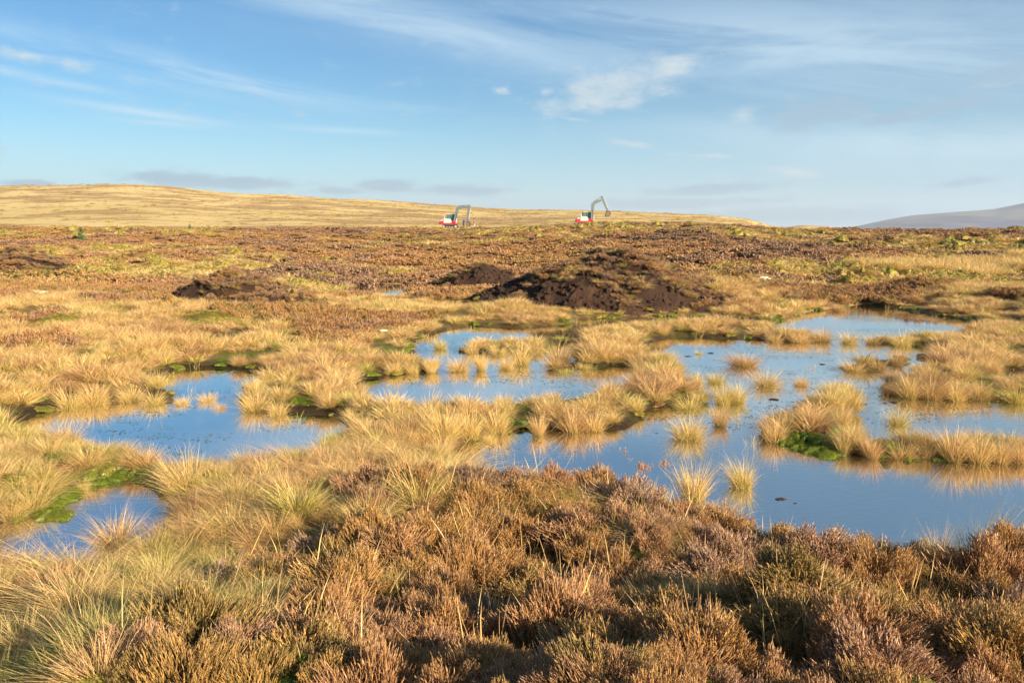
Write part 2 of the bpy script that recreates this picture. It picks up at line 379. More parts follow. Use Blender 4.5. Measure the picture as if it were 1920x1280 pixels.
h1 = t.noise(hs.outputs[0], 1.0, 9, 0.62); h2 = t.noise(pos, 0.9, 5, 0.7)
hs2 = t.new('ShaderNodeMapping', ins={0: pos, 3: (0.006, 0.014, 0.03)})
h3 = t.noise(hs2.outputs[0], 1.0, 4, 0.6)
hc = t.mix(h2, (0.66, 0.47, 0.19), (0.86, 0.65, 0.32))
hc = t.mix(t.ramp(h3, [(0.40, 0.0), (0.62, 0.75)]), hc, t.mix(h2, (0.54, 0.41, 0.14), (0.72, 0.55, 0.23)))
hc = t.mix(t.ramp(h1, [(0.47, 0.0), (0.55, 0.85)]), hc, t.mix(h2, (0.30, 0.17, 0.08), (0.52, 0.34, 0.16)))
c = t.mix(hill, c, hc)
bmp = t.new('ShaderNodeBump', ins={'Strength': 0.6, 'Distance': 0.05, 'Height': n2})
bmp2 = t.new('ShaderNodeBump', ins={'Strength': t.math('MULTIPLY', hill, 0.8), 'Distance': 0.6, 'Height': h2, 'Normal': bmp.outputs[0]})
b = t.new('ShaderNodeBsdfPrincipled', ins={'Base Color': c, 'Roughness': 0.95, 'Specular IOR Level': 0.1, 'Normal': bmp2.outputs[0]})
t.l.new(b.outputs[0], out.inputs[0])
# peat of the mounds
m, t, out = new_mat('dug_peat'); M_peat = m
pos = t.new('ShaderNodeNewGeometry').outputs['Position']
n1 = t.noise(pos, 1.2, 6, 0.65); n2 = t.noise(pos, 7.0, 6, 0.75)
c = t.mix(n2, (0.016, 0.010, 0.008), (0.095, 0.052, 0.034))
c = t.mix(t.ramp(n1, [(0.50, 0.0), (0.60, 0.8)]), c, t.mix(n2, (0.05, 0.026, 0.016), (0.13, 0.07, 0.04)))
bm = t.new('ShaderNodeBump', ins={'Strength': 0.9, 'Distance': 0.12, 'Height': n2})
b = t.new('ShaderNodeBsdfPrincipled', ins={'Base Color': c, 'Roughness': 0.9, 'Specular IOR Level': 0.15, 'Normal': bm.outputs[0]})
t.l.new(b.outputs[0], out.inputs[0])
# water
m, t, out = new_mat('bog_water'); M_water = m
pos = t.new('ShaderNodeNewGeometry').outputs['Position']
mp = t.new('ShaderNodeMapping', ins={0: pos, 3: (1.0, 2.6, 1.0)})
rip = t.noise(mp.outputs[0], 7.0, 3, 0.5); patch = t.noise(pos, 0.45, 3, 0.5)
rs = t.ramp(patch, [(0.42, 0.015), (0.62, 0.09)])
bm = t.new('ShaderNodeBump', ins={'Strength': rs, 'Distance': 0.02, 'Height': rip})
base = t.mix(t.noise(pos, 0.8, 4, 0.6), (0.012, 0.016, 0.018), (0.035, 0.042, 0.03))
shal = t.attr('shal').outputs['Fac']; base = t.mix(t.math('MULTIPLY', shal, 0.9), base, (0.11, 0.068, 0.022)); dif = t.new('ShaderNodeBsdfDiffuse', ins={0: base})
glo = t.new('ShaderNodeBsdfGlossy', ins={0: (1.0, 0.985, 0.95, 1), 1: 0.025, 'Normal': bm.outputs[0]})
fr = t.new('ShaderNodeFresnel', ins={0: 2.8, 'Normal': bm.outputs[0]})
mx = t.new('ShaderNodeMixShader', ins={0: t.math('ADD', t.math('MULTIPLY', fr.outputs[0], 0.6), t.math('SUBTRACT', 0.56, t.math('MULTIPLY', shal, 0.25)), clamp=True), 1: dif.outputs[0], 2: glo.outputs[0]})
t.l.new(mx.outputs[0], out.inputs[0])

# ------------------------------------------------------------------ ground sheet and water
fa = np.radians(np.concatenate([np.arange(-180, -50, 4.0), np.arange(-50, 50.01, 0.22), np.arange(54, 180, 4.0)]))
rr = [0.25]
while rr[-1] < 11500:
    r = rr[-1]; rr.append(r * (1.15 if r < 2.4 else 1.0105 if r < 27 else 1.02 if r < 460 else 1.09))
rr = np.array(rr)
A, Rr = np.meshgrid(fa, rr)
X = (Rr * np.sin(A)).ravel(); Y = (Rr * np.cos(A)).ravel()
S = pool_sdf(X, Y); Z = ground_h(X, Y, S)
na, nr = len(fa), len(rr)
idx = np.arange(na * nr).reshape(nr, na)
j2 = np.roll(np.arange(na), -1)
quads = np.stack([idx[:-1, :], idx[1:, :], idx[1:][:, j2], idx[:-1][:, j2]], -1).reshape(-1, 4)
quads = quads[:, ::-1]
Dd = np.hypot(X, Y)
u_ = 960 + FPX * np.tan(np.clip(np.arctan2(X, Y), -1.05, 1.05)); rd_ = np.interp(u_, RDIST[:, 0], RDIST[:, 1])
fars = sstep(16, 28, Dd); hills = sstep(0.0, 12.0, Y - rd_ - 1 + fbm(X, Y, 0.06, 3, 2.0) * 30) * (Dd > 60)
wets = (1 - sstep(0.05, 0.5, S)) * (S < 5)
co = np.stack([X, Y, Z], 1)
ctr = len(co); co = np.vstack([co, [[0, 0, 0.95]]])
capf = np.stack([np.full(na, ctr), idx[0][j2], idx[0]], 1)[:, ::-1]
ext = lambda v: np.append(v, 0.0)
gm = mesh_np('ground', co, [quads, capf], {'far': ext(fars), 'wet': ext(wets), 'hill': ext(hills)}, True)
qy = co[quads][:, :, :2].mean(1)
tag(link('ground', gm, M_ground), 'boggy moorland ground rising to a pale grassy hill', kind='structure')

# water: sheets over grid cells below the waterline, one per pool
zq = Z[quads]; wq = quads[(zq.min(1) < 0.012) & (Y[quads].mean(1) < 40) & (Y[quads].mean(1) > 2)]
used = np.unique(wq); remap = -np.ones(len(Z), int); remap[used] = np.arange(len(used)); wf = remap[wq]
lab = np.arange(len(used))
for _ in range(4000):                                    # connected pieces
    mn = lab[wf].min(1); new = lab.copy(); np.minimum.at(new, wf.ravel(), np.repeat(mn, 4)); new = new[new]
    if (new == lab).all(): break
    lab = new
comp = lab[wf[:, 0]]
for c_ in np.unique(comp):
    fs = wf[comp == c_]
    if len(fs) < 30: continue
    us = np.unique(fs); rm = -np.ones(len(used), int); rm[us] = np.arange(len(us))
    sh_ = np.clip(1 - sstep(0.0, 0.30, -S[used[us]] + 0.16 * fbm(X[used[us]], Y[used[us]], 1.4, 3, 19.0)), 0, 1); cw = np.stack([X[used[us]], Y[used[us]], np.zeros(len(us))], 1)
    tag(link('water', mesh_np('water', cw, [rm[fs]], {'shal': sh_}, True), M_water), 'still bog pool water reflecting the sky', kind='structure')

# far mountain
MT = np.array([(1500, 470), (1570, 440), (1600, 424), (1650, 413), (1700, 404), (1780, 398), (1850, 393), (1920, 379), (2050, 362), (2300, 350), (2700, 370), (3200, 420), (3600, 480)], float)
uu = np.linspace(1480, 3600, 160); dv = np.linspace(0, 1, 40)
U, V = np.meshgrid(uu, dv); D0 = 4200 + 1400 * V
mx_ = (U - 960) / FPX * D0; top = CAMZ + (415 - np.interp(U, MT[:, 0], MT[:, 1])) / FPX * 5600
prof = V ** 0.8
mz = -140 + (top + 140) * prof + fbm(mx_, D0, 0.002, 5, 2.0) * 55 * np.sin(V * math.pi)
i2 = np.arange(U.size).reshape(U.shape); q = np.stack([i2[:-1, :-1], i2[:-1, 1:], i2[1:, 1:], i2[1:, :-1]], -1).reshape(-1, 4)
V2 = np.stack([mx_.ravel(), D0.ravel(), mz.ravel()], 1)
back = V2[i2[-1]] * np.array([1.2, 1.25, 0]) + np.array([0, 0, -140]); n0 = len(V2); V2 = np.vstack([V2, back])
q2 = np.stack([i2[-1][:-1], i2[-1][1:], n0 + np.arange(1, len(uu)), n0 + np.arange(len(uu) - 1)], 1)
m, t, out = new_mat('hazed_far_moor'); pos = t.new('ShaderNodeNewGeometry').outputs['Position']
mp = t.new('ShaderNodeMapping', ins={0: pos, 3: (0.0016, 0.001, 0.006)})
c = t.mix(t.ramp(t.noise(mp.outputs[0], 1.0, 8, 0.6), [(0.42, 0.0), (0.6, 1.0)]), (0.105, 0.09, 0.155), (0.23, 0.215, 0.21))  # blue-purple of distant haze is put into these slope colours
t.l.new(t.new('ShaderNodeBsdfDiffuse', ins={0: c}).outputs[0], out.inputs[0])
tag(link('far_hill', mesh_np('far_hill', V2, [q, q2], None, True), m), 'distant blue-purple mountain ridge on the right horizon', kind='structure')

# haze
HAZE = True
if HAZE:
    bm_ = bmesh.new(); bmesh.ops.create_cube(bm_, size=1.0)
    me = bpy.data.meshes.new('haze'); bm_.to_mesh(me); bm_.free()
    m, t, out = new_mat('haze_air')
    v = t.new('ShaderNodeVolumePrincipled', ins={'Color': (0.66, 0.80, 1.0, 1), 'Density': 0.00009, 'Anisotropy': 0.2}); t.l.new(v.outputs[0], out.inputs['Volume'])
    hz = link('haze', me, m); hz.scale = (24000, 24000, 460); hz.location = (0, 0, 460 / 2 - 150)
    tag(hz, 'thin pale air haze over the whole moor', kind='stuff')

# ------------------------------------------------------------------ plant meshes
def blades(n, rb, L, lean, bend, width, seg=3, seed=0, hbase=0.0, dome=0.0, dirbias=(0, 0), jit=0.12, flat=None):
    """a clump of n curved blades; returns mesh data with t (along blade) and r (random per blade)"""
    g = np.random.default_rng(seed)
    a = g.random(n) * 2 * math.pi; q = np.sqrt(g.random(n)); rad = rb * q
    bx, by = rad * np.cos(a), rad * np.sin(a)
    bz = hbase + dome * (1 - q ** 2)
    az = a + g.normal(0, 0.7, n); ln = lean * (0.25 + 0.9 * q) * (0.6 + 0.8 * g.random(n))
    dx = np.cos(az) * np.sin(ln) + g.normal(0, jit, n) + dirbias[0]; dy = np.sin(az) * np.sin(ln) + g.normal(0, jit, n) + dirbias[1]; dz = np.cos(ln)
    Lb = L * (0.45 + 0.65 * g.random(n)); bd = bend * (0.2 + 1.2 * g.random(n))
    hd = np.stack([dx, dy], 1); hn = np.linalg.norm(hd, axis=1) + 1e-6
    fa = g.random(n) * 2 * math.pi; sx, sy = np.cos(fa), np.sin(fa)
    wv = width * (0.6 + 0.8 * g.random(n))
    T = np.linspace(0, 1, seg + 1)
    co = []; tt = []
    for k, s in enumerate(T):
        px = bx + Lb * (dx * s + hd[:, 0] / hn * bd * s * s); py = by + Lb * (dy * s + hd[:, 1] / hn * bd * s * s); pz = bz + Lb * (dz * s - 0.55 * bd * s * s)
        pz = np.maximum(pz, 0.01)
        if k < seg:
            ww = wv * (1 - 0.55 * s) * 0.5
            co += [np.stack([px - sx * ww, py - sy * ww, pz], 1), np.stack([px + sx * ww, py + sy * ww, pz], 1)]; tt += [s, s]
        else: co.append(np.stack([px, py, pz], 1)); tt.append(s)
    C = np.stack(co, 1); nv = C.shape[1]
    base = (np.arange(n) * nv)[:, None]
    qs = [base + np.array([[2 * k, 2 * k + 1, 2 * k + 3, 2 * k + 2]]) for k in range(seg - 1)]
    tri = base + np.array([[2 * seg - 2, 2 * seg - 1, 2 * seg]])
    tval = np.tile(np.array(tt), n); rval = np.repeat(g.random(n), nv)
    return C.reshape(-1, 3), np.concatenate(qs), tri, tval, rval

def join(parts):
    off = 0; co = []; Q = []; Tt = []; tv = []; rv = []
    for c, q, tr, tvv, rvv in parts:
        co.append(c); Q.append(q + off); Tt.append(tr + off); tv.append(tvv); rv.append(rvv); off += len(c)
    return np.vstack(co), np.vstack(Q), np.vstack(Tt), np.concatenate(tv), np.concatenate(rv)
def mk(name, parts, mat):
    c, q, tr, tv, rv = join(parts); fs = [x for x in (q, tr) if len(x)]
    me = mesh_np(name, c, fs, {'t': tv, 'r': rv}); me.materials.append(mat); return me

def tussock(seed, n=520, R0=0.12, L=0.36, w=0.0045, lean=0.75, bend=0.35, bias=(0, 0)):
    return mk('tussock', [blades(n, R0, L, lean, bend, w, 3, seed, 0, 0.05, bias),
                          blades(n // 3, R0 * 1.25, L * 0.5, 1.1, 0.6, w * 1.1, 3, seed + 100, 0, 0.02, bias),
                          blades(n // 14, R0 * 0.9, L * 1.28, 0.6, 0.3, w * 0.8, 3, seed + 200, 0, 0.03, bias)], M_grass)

def shoots(n, Rr, H, seed, ln=0.085, rad=0.0042, spread=0.8, florets=5, flat=0.75):
    """heather: bumpy spikes ending on a dome, with florets, plus the woody stems that carry them"""
    g = np.random.default_rng(seed)
    a = g.random(n) * 2 * math.pi; q = np.sqrt(g.random(n)) * 0.98
    zt = H * np.sqrt(np.clip(1 - (q * flat) ** 2, 0, 1)) * (1 - 0.28 * g.random(n) ** 1.5)
    lump = 1 + 0.30 * np.sin(a * 3 + seed) * q + 0.16 * np.sin(a * 7 + 2 * seed) * q
    ex, ey = Rr * q * np.cos(a) * lump, Rr * q * np.sin(a) * lump
    zt = zt * (0.84 + 0.20 * g.random(n)) * (0.9 + 0.28 * np.sin(ex / Rr * 4 + seed) * np.sin(ey / Rr * 4.4 + seed * 2)) + g.normal(0, 0.03, n) * H
    up = np.stack([ex / Rr * spread + g.normal(0, 0.22, n), ey / Rr * spread + g.normal(0, 0.22, n), np.ones(n)], 1)
    up /= np.linalg.norm(up, axis=1)[:, None]
    L = ln * (0.55 + 0.9 * g.random(n)); tip = np.stack([ex, ey, zt], 1)
    ax = np.cross(up, np.array([0.3, 0.9, 0.1])); ax /= np.linalg.norm(ax, axis=1)[:, None]; ay = np.cross(up, ax)
    prof = [(0.0, 0.45), (0.22, 0.8), (0.42, 1.15), (0.6, 0.85), (0.8, 0.95), (1.0, 0.1)]
    rings = []; tv = []
    for k, (s, wd) in enumerate(prof):
        c = tip - up * (L * (1 - s))[:, None]; th = g.random(n) * 6.28
        for j in range(3):
            an = th + j * 2.094; rj = rad * wd * (0.7 + 0.7 * g.random(n))
            rings.append(c + (ax * np.cos(an)[:, None] + ay * np.sin(an)[:, None]) * rj[:, None]); tv.append(0.3 + 0.7 * s)
    C = np.stack(rings, 1); nv = C.shape[1]; base = (np.arange(n) * nv)[:, None]; qs = []
    for k in range(len(prof) - 1):
        for j in range(3):
            qs.append(base + np.array([[3 * k + j, 3 * k + (j + 1) % 3, 3 * k + 3 + (j + 1) % 3, 3 * k + 3 + j]]))
    r = g.random(n); parts = [(C.reshape(-1, 3), np.concatenate(qs), np.zeros((0, 3), int), np.tile(np.array(tv), n), np.repeat(r, nv))]
    if florets:
        m_ = n * florets; s = g.random(m_) * 0.95; ii = np.repeat(np.arange(n), florets)
        c = tip[ii] - up[ii] * (L[ii] * (1 - s))[:, None]; an = g.random(m_) * 6.28
        out_ = ax[ii] * np.cos(an)[:, None] + ay[ii] * np.sin(an)[:, None] + up[ii] * 0.7
        sd_ = np.cross(out_, up[ii]); sz = 0.0046 * (0.7 + 0.8 * g.random(m_)) * rad / 0.0042
        p0 = c - sd_ * sz[:, None] * 0.5; p1 = c + sd_ * sz[:, None] * 0.7; p2 = c + out_ * sz[:, None] * 3.4
        F = np.stack([p0, p1, p2], 1); b3 = (np.arange(m_) * 3)[:, None]
        parts.append((F.reshape(-1, 3), np.zeros((0, 4), int), b3 + np.array([[0, 1, 2]]), np.repeat(0.4 + 0.6 * s, 3), np.repeat(g.random(m_), 3)))
    # stems
    st = []; k = max(12, n // 5); sel = g.choice(n, k, False)
    p_end = tip[sel] - up[sel] * (L[sel] * 0.8)[:, None]
    p0 = np.stack([ex[sel] * 0.22, ey[sel] * 0.22, np.zeros(k)], 1); mid = (p0 + p_end) / 2 + np.stack([ex[sel] * 0.12, ey[sel] * 0.12, -0.02 * np.ones(k)], 1) + g.normal(0, 0.012, (k, 3))
    for s, pnt, wd in ((0, p0, 1.0), (1, mid, 0.7), (2, p_end, 0.45)):
        th = g.random(k) * 6.28
        for j in range(3):
            an = th * 0 + j * 2.094; st.append(pnt + np.stack([np.cos(an), np.sin(an), 0 * an], 1) * 0.0035 * wd * rad / 0.0042)
    Cs = np.stack(st, 1); bs = (np.arange(k) * 9)[:, None]
    sq = np.concatenate([bs + np.array([[3 * a_ + j, 3 * a_ + (j + 1) % 3, 3 * a_ + 3 + (j + 1) % 3, 3 * a_ + 3 + j]]) for a_ in range(2) for j in range(3)])
    return parts, (Cs.reshape(-1, 3), sq)

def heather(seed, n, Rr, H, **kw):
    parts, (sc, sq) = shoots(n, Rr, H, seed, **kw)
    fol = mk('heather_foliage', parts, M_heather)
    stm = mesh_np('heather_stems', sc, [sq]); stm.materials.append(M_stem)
    return fol, stm
def heather_lod(seed, n, Rr, H, **kw):
    parts, _ = shoots(n, Rr, H, seed, florets=0, **kw)
    return mk('heather_far', parts, M_heather_dark)

def cushion(seed, n=2200, Rr=0.14, H=0.09, w=0.0042, L=0.024):
    g = np.random.default_rng(seed)
    parts = [blades(n, Rr, L, 0.7, 0.2, w, 2, seed, 0, 0)]
    c, q, tr, tv, rv = parts[0]
    rad = np.hypot(c[:, 0], c[:, 1]) / Rr; an = np.arctan2(c[:, 1], c[:, 0])
    c[:, 2] += H * np.sqrt(np.clip(1 - np.clip(rad, 0, 1) ** 2, 0, 1)) * (1 + 0.2 * np.sin(3 * an + seed) + 0.12 * np.sin(c[:, 0] * 60 + seed) * np.sin(c[:, 1] * 55))
    def wob(a_): return 1 + 0.28 * np.sin(2 * a_ + seed) + 0.18 * np.sin(5 * a_ + 2 * seed) + 0.1 * np.sin(9 * a_ + seed)
    c[:, 0] *= wob(an); c[:, 1] *= wob(an)
    # inner body
    NA, NR = 20, 7; vs = []; fs = []
    for i in range(NR):
        rr_ = Rr * i / (NR - 1); hh = H * math.sqrt(max(0, 1 - (i / (NR - 1)) ** 2))
        for j in range(NA):
            th = 2 * math.pi * j / NA; vs.append((rr_ * math.cos(th), rr_ * math.sin(th), hh * (1 + 0.2 * math.sin(3 * th + seed)) - 0.002 * i))
    for i in range(NR - 1):
        for j in range(NA): fs.append((i * NA + j, i * NA + (j + 1) % NA, (i + 1) * NA + (j + 1) % NA, (i + 1) * NA + j))
    vs = np.array(vs); wa = wob(np.arctan2(vs[:, 1], vs[:, 0])); vs[:, 0] *= wa; vs[:, 1] *= wa
    body = (np.array(vs), np.array(fs)[:, ::-1], np.zeros((0, 3), int), np.full(len(vs), 0.3), np.full(len(vs), 0.5))
    return mk('moss_cushion', [(c, q, tr, tv, rv), body], M_moss)

TUS = [tussock(1), tussock(2, 620, 0.14, 0.34, bias=(-0.12, 0)), tussock(3, 460, 0.10, 0.40, lean=0.55), tussock(4, 560, 0.15, 0.32, lean=0.95, bend=0.55),
       tussock(5, 520, 0.12, 0.38, bias=(0.15, -0.05)), tussock(6, 700, 0.17, 0.33, lean=0.8, bend=0.5), tussock(7, 420, 0.09, 0.42, lean=0.45, bend=0.2), tussock(8, 560, 0.13, 0.36, bias=(-0.2, 0.05), bend=0.6)]
TUS_MID = [tussock(20 + i, 230, 0.14, 0.34, 0.009, 0.75, 0.4, ((i - 2) * 0.08, 0)) for i in range(5)]
TUS_FAR = [tussock(40 + i, 90, 0.20, 0.30, 0.022, 0.8, 0.4) for i in range(4)]
LAID = [mk('lying_grass', [blades(260, 0.16, 0.5, 1.15, 0.7, 0.0045, 4, 300 + i, 0.0, 0.05, (b_, -0.15), 0.1)], M_grass) for i, b_ in enumerate((-0.9, 0.9, -0.5, 0.6))]
REED = [mk('reed_stems', [blades(k, 0.14, 0.30, 0.25, 0.12, 0.005, 3, 320 + k, 0, 0)], M_grass) for k in (9, 14, 22)]
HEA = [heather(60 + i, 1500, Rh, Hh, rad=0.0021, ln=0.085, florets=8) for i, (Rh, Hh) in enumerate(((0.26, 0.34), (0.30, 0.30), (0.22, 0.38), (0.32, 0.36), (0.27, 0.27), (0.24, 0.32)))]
HEA_MID = [heather_lod(80 + i, 330, 0.27, 0.30, rad=0.008, ln=0.09) for i in range(5)]
HEA_FAR = [heather_lod(90 + i, 75, 0.30, 0.26, rad=0.022, ln=0.13) for i in range(4)]
CUSH = [cushion(110 + i) for i in range(3)]
CUSH_FAR = [cushion(120 + i, 160, 0.3, 0.16, 0.03, 0.06) for i in range(2)]
def clod_mesh(seed, sz=0.1, flat=0.6, sub=2, mat=None, name='peat_clod'):
    bm_ = bmesh.new(); bmesh.ops.create_icosphere(bm_, subdivisions=sub, radius=sz); g = random.Random(seed)
    off = Vector((g.random() * 9, g.random() * 9, 0))
    from mathutils import noise as mn
    for v in bm_.verts:
        n_ = mn.noise(v.co * (1.6 / sz) * 0.5 + off) + 0.5 * mn.noise(v.co * (3.5 / sz) * 0.5 + off)
        v.co = v.co * (1 + 0.65 * n_); v.co.z *= flat
    me = bpy.data.meshes.new(name); bm_.to_mesh(me); bm_.free(); me.materials.append(mat or M_peat); return me
CLOD = [clod_mesh(i, 0.075) for i in range(4)]
M_leaf = leafy('pondweed', [(0.0, (0.05, 0.12, 0.02)), (0.5, (0.12, 0.20, 0.03)), (1.0, (0.22, 0.15, 0.05))], (0.06, 0.12, 0.02), (0.15, 0.2, 0.03), transl=0.1)
def weed(seed, n=26, rad=0.16):
    g = np.random.default_rng(seed); cx = g.normal(0, rad * 1.6, n); cy = g.normal(0, rad * 0.6, n); s = 0.006 + 0.008 * g.random(n); a = g.random(n) * 6.28
    K = []
    for j in range(5): K.append(np.stack([cx + s * 1.5 * np.cos(a + j * 1.257), cy + s * np.sin(a + j * 1.257), 0.003 + 0.001 * np.sin(a * 3 + j)], 1))
    C = np.stack(K, 1); me = mesh_np('pondweed', C.reshape(-1, 3), [(np.arange(n) * 5)[:, None] + np.arange(5)[None]], {'t': np.full(n * 5, 0.6), 'r': np.repeat(g.random(n), 5)})
    me.materials.append(M_leaf); return me
WEED = [weed(i) for i in range(4)]

# ------------------------------------------------------------------ scatter of uncountable growth (geometry nodes)
def source_collection(name, meshes):
    c = bpy.data.collections.new(name)
    for i, me in enumerate(meshes):
        o = bpy.data.objects.new('%s_source_%02d' % (name, i), me); c.objects.link(o)
    return c
def scatter(name, label, src, x, y, z, rot, scl, tint, idx=None, kind='stuff'):
    n = len(x)
    if n == 0: return
    me = bpy.data.meshes.new(name); me.vertices.add(n); me.vertices.foreach_set('co', np.stack([x, y, z], 1).astype(np.float32).ravel())
    a = me.attributes.new('rot', 'FLOAT_VECTOR', 'POINT'); a.data.foreach_set('vector', np.asarray(rot, np.float32).ravel())
    a = me.attributes.new('scl', 'FLOAT_VECTOR', 'POINT'); a.data.foreach_set('vector', np.asarray(scl, np.float32).ravel())
    a = me.attributes.new('tint', 'FLOAT', 'POINT'); a.data.foreach_set('value', np.asarray(tint, np.float32))
    ii = np.random.default_rng(n).integers(0, len(src.objects), n) if idx is None else idx
    a = me.attributes.new('pick', 'INT', 'POINT'); a.data.foreach_set('value', ii.astype(np.int32))
    o = link(name, me); tag(o, label, name.replace('_', ' '), kind=kind)
    ng = bpy.data.node_groups.new(name + '_nodes', 'GeometryNodeTree')
    ng.interface.new_socket('Geometry', in_out='INPUT', socket_type='NodeSocketGeometry'); ng.interface.new_socket('Geometry', in_out='OUTPUT', socket_type='NodeSocketGeometry')
    gi = ng.nodes.new('NodeGroupInput'); go = ng.nodes.new('NodeGroupOutput')
    ci = ng.nodes.new('GeometryNodeCollectionInfo'); ci.inputs['Collection'].default_value = src; ci.inputs['Separate Children'].default_value = True; ci.inputs['Reset Children'].default_value = True
    ip = ng.nodes.new('GeometryNodeInstanceOnPoints'); ip.inputs['Pick Instance'].default_value = True
    def na(nm, ty):
        q_ = ng.nodes.new('GeometryNodeInputNamedAttribute'); q_.data_type = ty; q_.inputs[0].default_value = nm; return q_.outputs[0]
    L = ng.links
    L.new(gi.outputs[0], ip.inputs['Points']); L.new(ci.outputs[0], ip.inputs['Instance'])
    L.new(na('pick', 'INT'), ip.inputs['Instance Index']); L.new(na('scl', 'FLOAT_VECTOR'), ip.inputs['Scale'])
    er = ng.nodes.new('FunctionNodeEulerToRotation'); L.new(na('rot', 'FLOAT_VECTOR'), er.inputs[0]); L.new(er.outputs[0], ip.inputs['Rotation'])
    L.new(ip.outputs[0], go.inputs[0])
    md = o.modifiers.new('scatter', 'NODES'); md.node_group = ng
    return o
S_TUS = source_collection('near_tuft', TUS[:6]); S_MID = source_collection('mid_tuft', TUS_MID); S_FAR = source_collection('far_tuft', TUS_FAR)
S_LAID = source_collection('laid', LAID); S_REED = source_collection('reed', REED)
S_HEA = source_collection('near_heather', [h[0] for h in HEA]); S_HMID = source_collection('mid_heather', HEA_MID); S_HFAR = source_collection('far_heather', HEA_FAR)
S_CUSH = source_collection('cushion', CUSH); S_CFAR = source_collection('far_cushion', CUSH_FAR); S_CLOD = source_collection('clod', CLOD); S_WEED = source_collection('weed', WEED)

def jitter_grid(x0, x1, y0, y1, s, seed):
    g = np.random.default_rng(seed); xs = np.arange(x0, x1, s); ys = np.arange(y0, y1, s)
    XX, YY = np.meshgrid(xs, ys); XX = XX.ravel() + g.random(XX.size) * s; YY = YY.ravel() + g.random(YY.size) * s
    return XX, YY, g
def in_view(x, y, pad=1.1, side=0.74):
    return (np.abs(x) < y * side + pad)
# heather cover by place: blobs in the photo (px, py, ground height, radius m, strength)
def hblob(lst):
    return [(*at(px, py, z), r, s_) for px, py, z, r, s_ in lst]
HB = hblob([(1000, 900, .3, .95, 1.0), (880, 1080, .5, .8, 1.0), (720, 1070, .5, .5, .9), (1180, 1000, .4, .9, .9), (1230, 930, .3, .6, .5), (1350, 1080, .4, 1.0, .9), (1560, 1060, .4, 1.2, 1.0), (1850, 1060, .4, .8, 1.0), (1650, 1240, .6, .9, 1.0),
            (1850, 1240, .6, .6, 1.0), (1150, 1220, .6, .8, .9), (600, 1250, .6, .6, 1.0), (420, 1280, .6, .4, .9), (600, 1050, .4, .5, .8), (220, 1120, .4, .5, .6), (420, 1110, .4, .5, .6), (900, 1250, .6, .5, .3), (700, 950, .3, .6, .6),
            (430, 900, .2, .4, .35), (620, 592, .4, 2.0, 1.5), (480, 590, .4, 1.5, 1.2), (330, 560, .5, 2.4, 1.3), (60, 600, .4, 1.6, 1.1), (220, 530, .6, 3.5, 1.3), (60, 655, .3, 1.0, 1.1), (720, 640, .2, 1.0, .8), (230, 625, .4, .7, .8), (110, 645, .3, .8, .9), (470, 622, .3, .9, .8), (560, 640, .3, .8, .6), (1570, 790, .1, .3, .7),
            (1700, 530, .5, 3.5, .8), (1080, 870, .3, .5, .8)])
HN = hblob([(450, 960, .3, .6, 1.0), (700, 1110, .4, .25, .8), (300, 1020, .3, .7, 1.0), (1100, 930, .3, .3, .5), (100, 560, .4, 1.2, .6), (150, 610, .4, 1.1, .8), (400, 610, .4, 1.6, .9), (300, 620, .4, 1.2, .6), (900, 1040, .5, .12, .5), (850, 900, .2, .3, .9), (1400, 1230, .6, .4, .8), (900, 1270, .6, .4, .6), (250, 1180, .5, .5, 1.2), (480, 1180, .5, .3, .8), (330, 1090, .4, .3, .7), (1200, 1260, .6, .3, .4)])
def heath(x, y):
    v = fbm(x, y, 0.45, 4, 71.0) * 1.1 + 0.02 + fbm(x, y, 1.3, 2, 75.0) * 0.75 * (1 - sstep(6, 9, y))
    v = v + 0.30 * sstep(24, 34, y) + 0.16 * (y < 5.2)
    for bx, by, r_, s_ in HB: v = v + s_ * 0.55 * np.exp(-(((x - bx) ** 2 + (y - by) ** 2) / (r_ * r_)))
    for bx, by, r_, s_ in HN: v = v - s_ * 0.9 * np.exp(-(((x - bx) ** 2 + (y - by) ** 2) / (r_ * r_)))
    sh = (y > 7) & (y < 22)
    return v - 0.30 * sh * (np.abs(x) < 30)
def g_tint(x, y, g):
    v = 0.53 + fbm(x, y, 0.6, 3, 91.0) * 0.42 + fbm(x, y, 2.1, 2, 93.0) * 0.32 + g.normal(0, 0.10, len(x)) + 0.03 * sstep(2, 8, x)
    return np.clip(v, 0.12, 0.95)
def h_tint(x, y, g):
    v = 0.42 + fbm(x, y, 0.9, 3, 95.0) * 1.0 + g.normal(0, 0.11, len(x))
    return np.clip(v, 0.08, 0.97)
def rots(g, n, tilt=0.12): return np.stack([g.normal(0, tilt, n), g.normal(0, tilt, n), g.random(n) * 6.283], 1)
def uni(s, n, zs=None): s = np.broadcast_to(s, (n,)); return np.stack([s, s, s if zs is None else s * zs], 1)

# things already placed keep a clear disc around them
TAKEN = []
def clear(x, y, f=0.8):
    ok = np.ones(len(x), bool)
    for tx, ty, tr in TAKEN: ok &= (x - tx) ** 2 + (y - ty) ** 2 > (tr * f) ** 2
    return ok

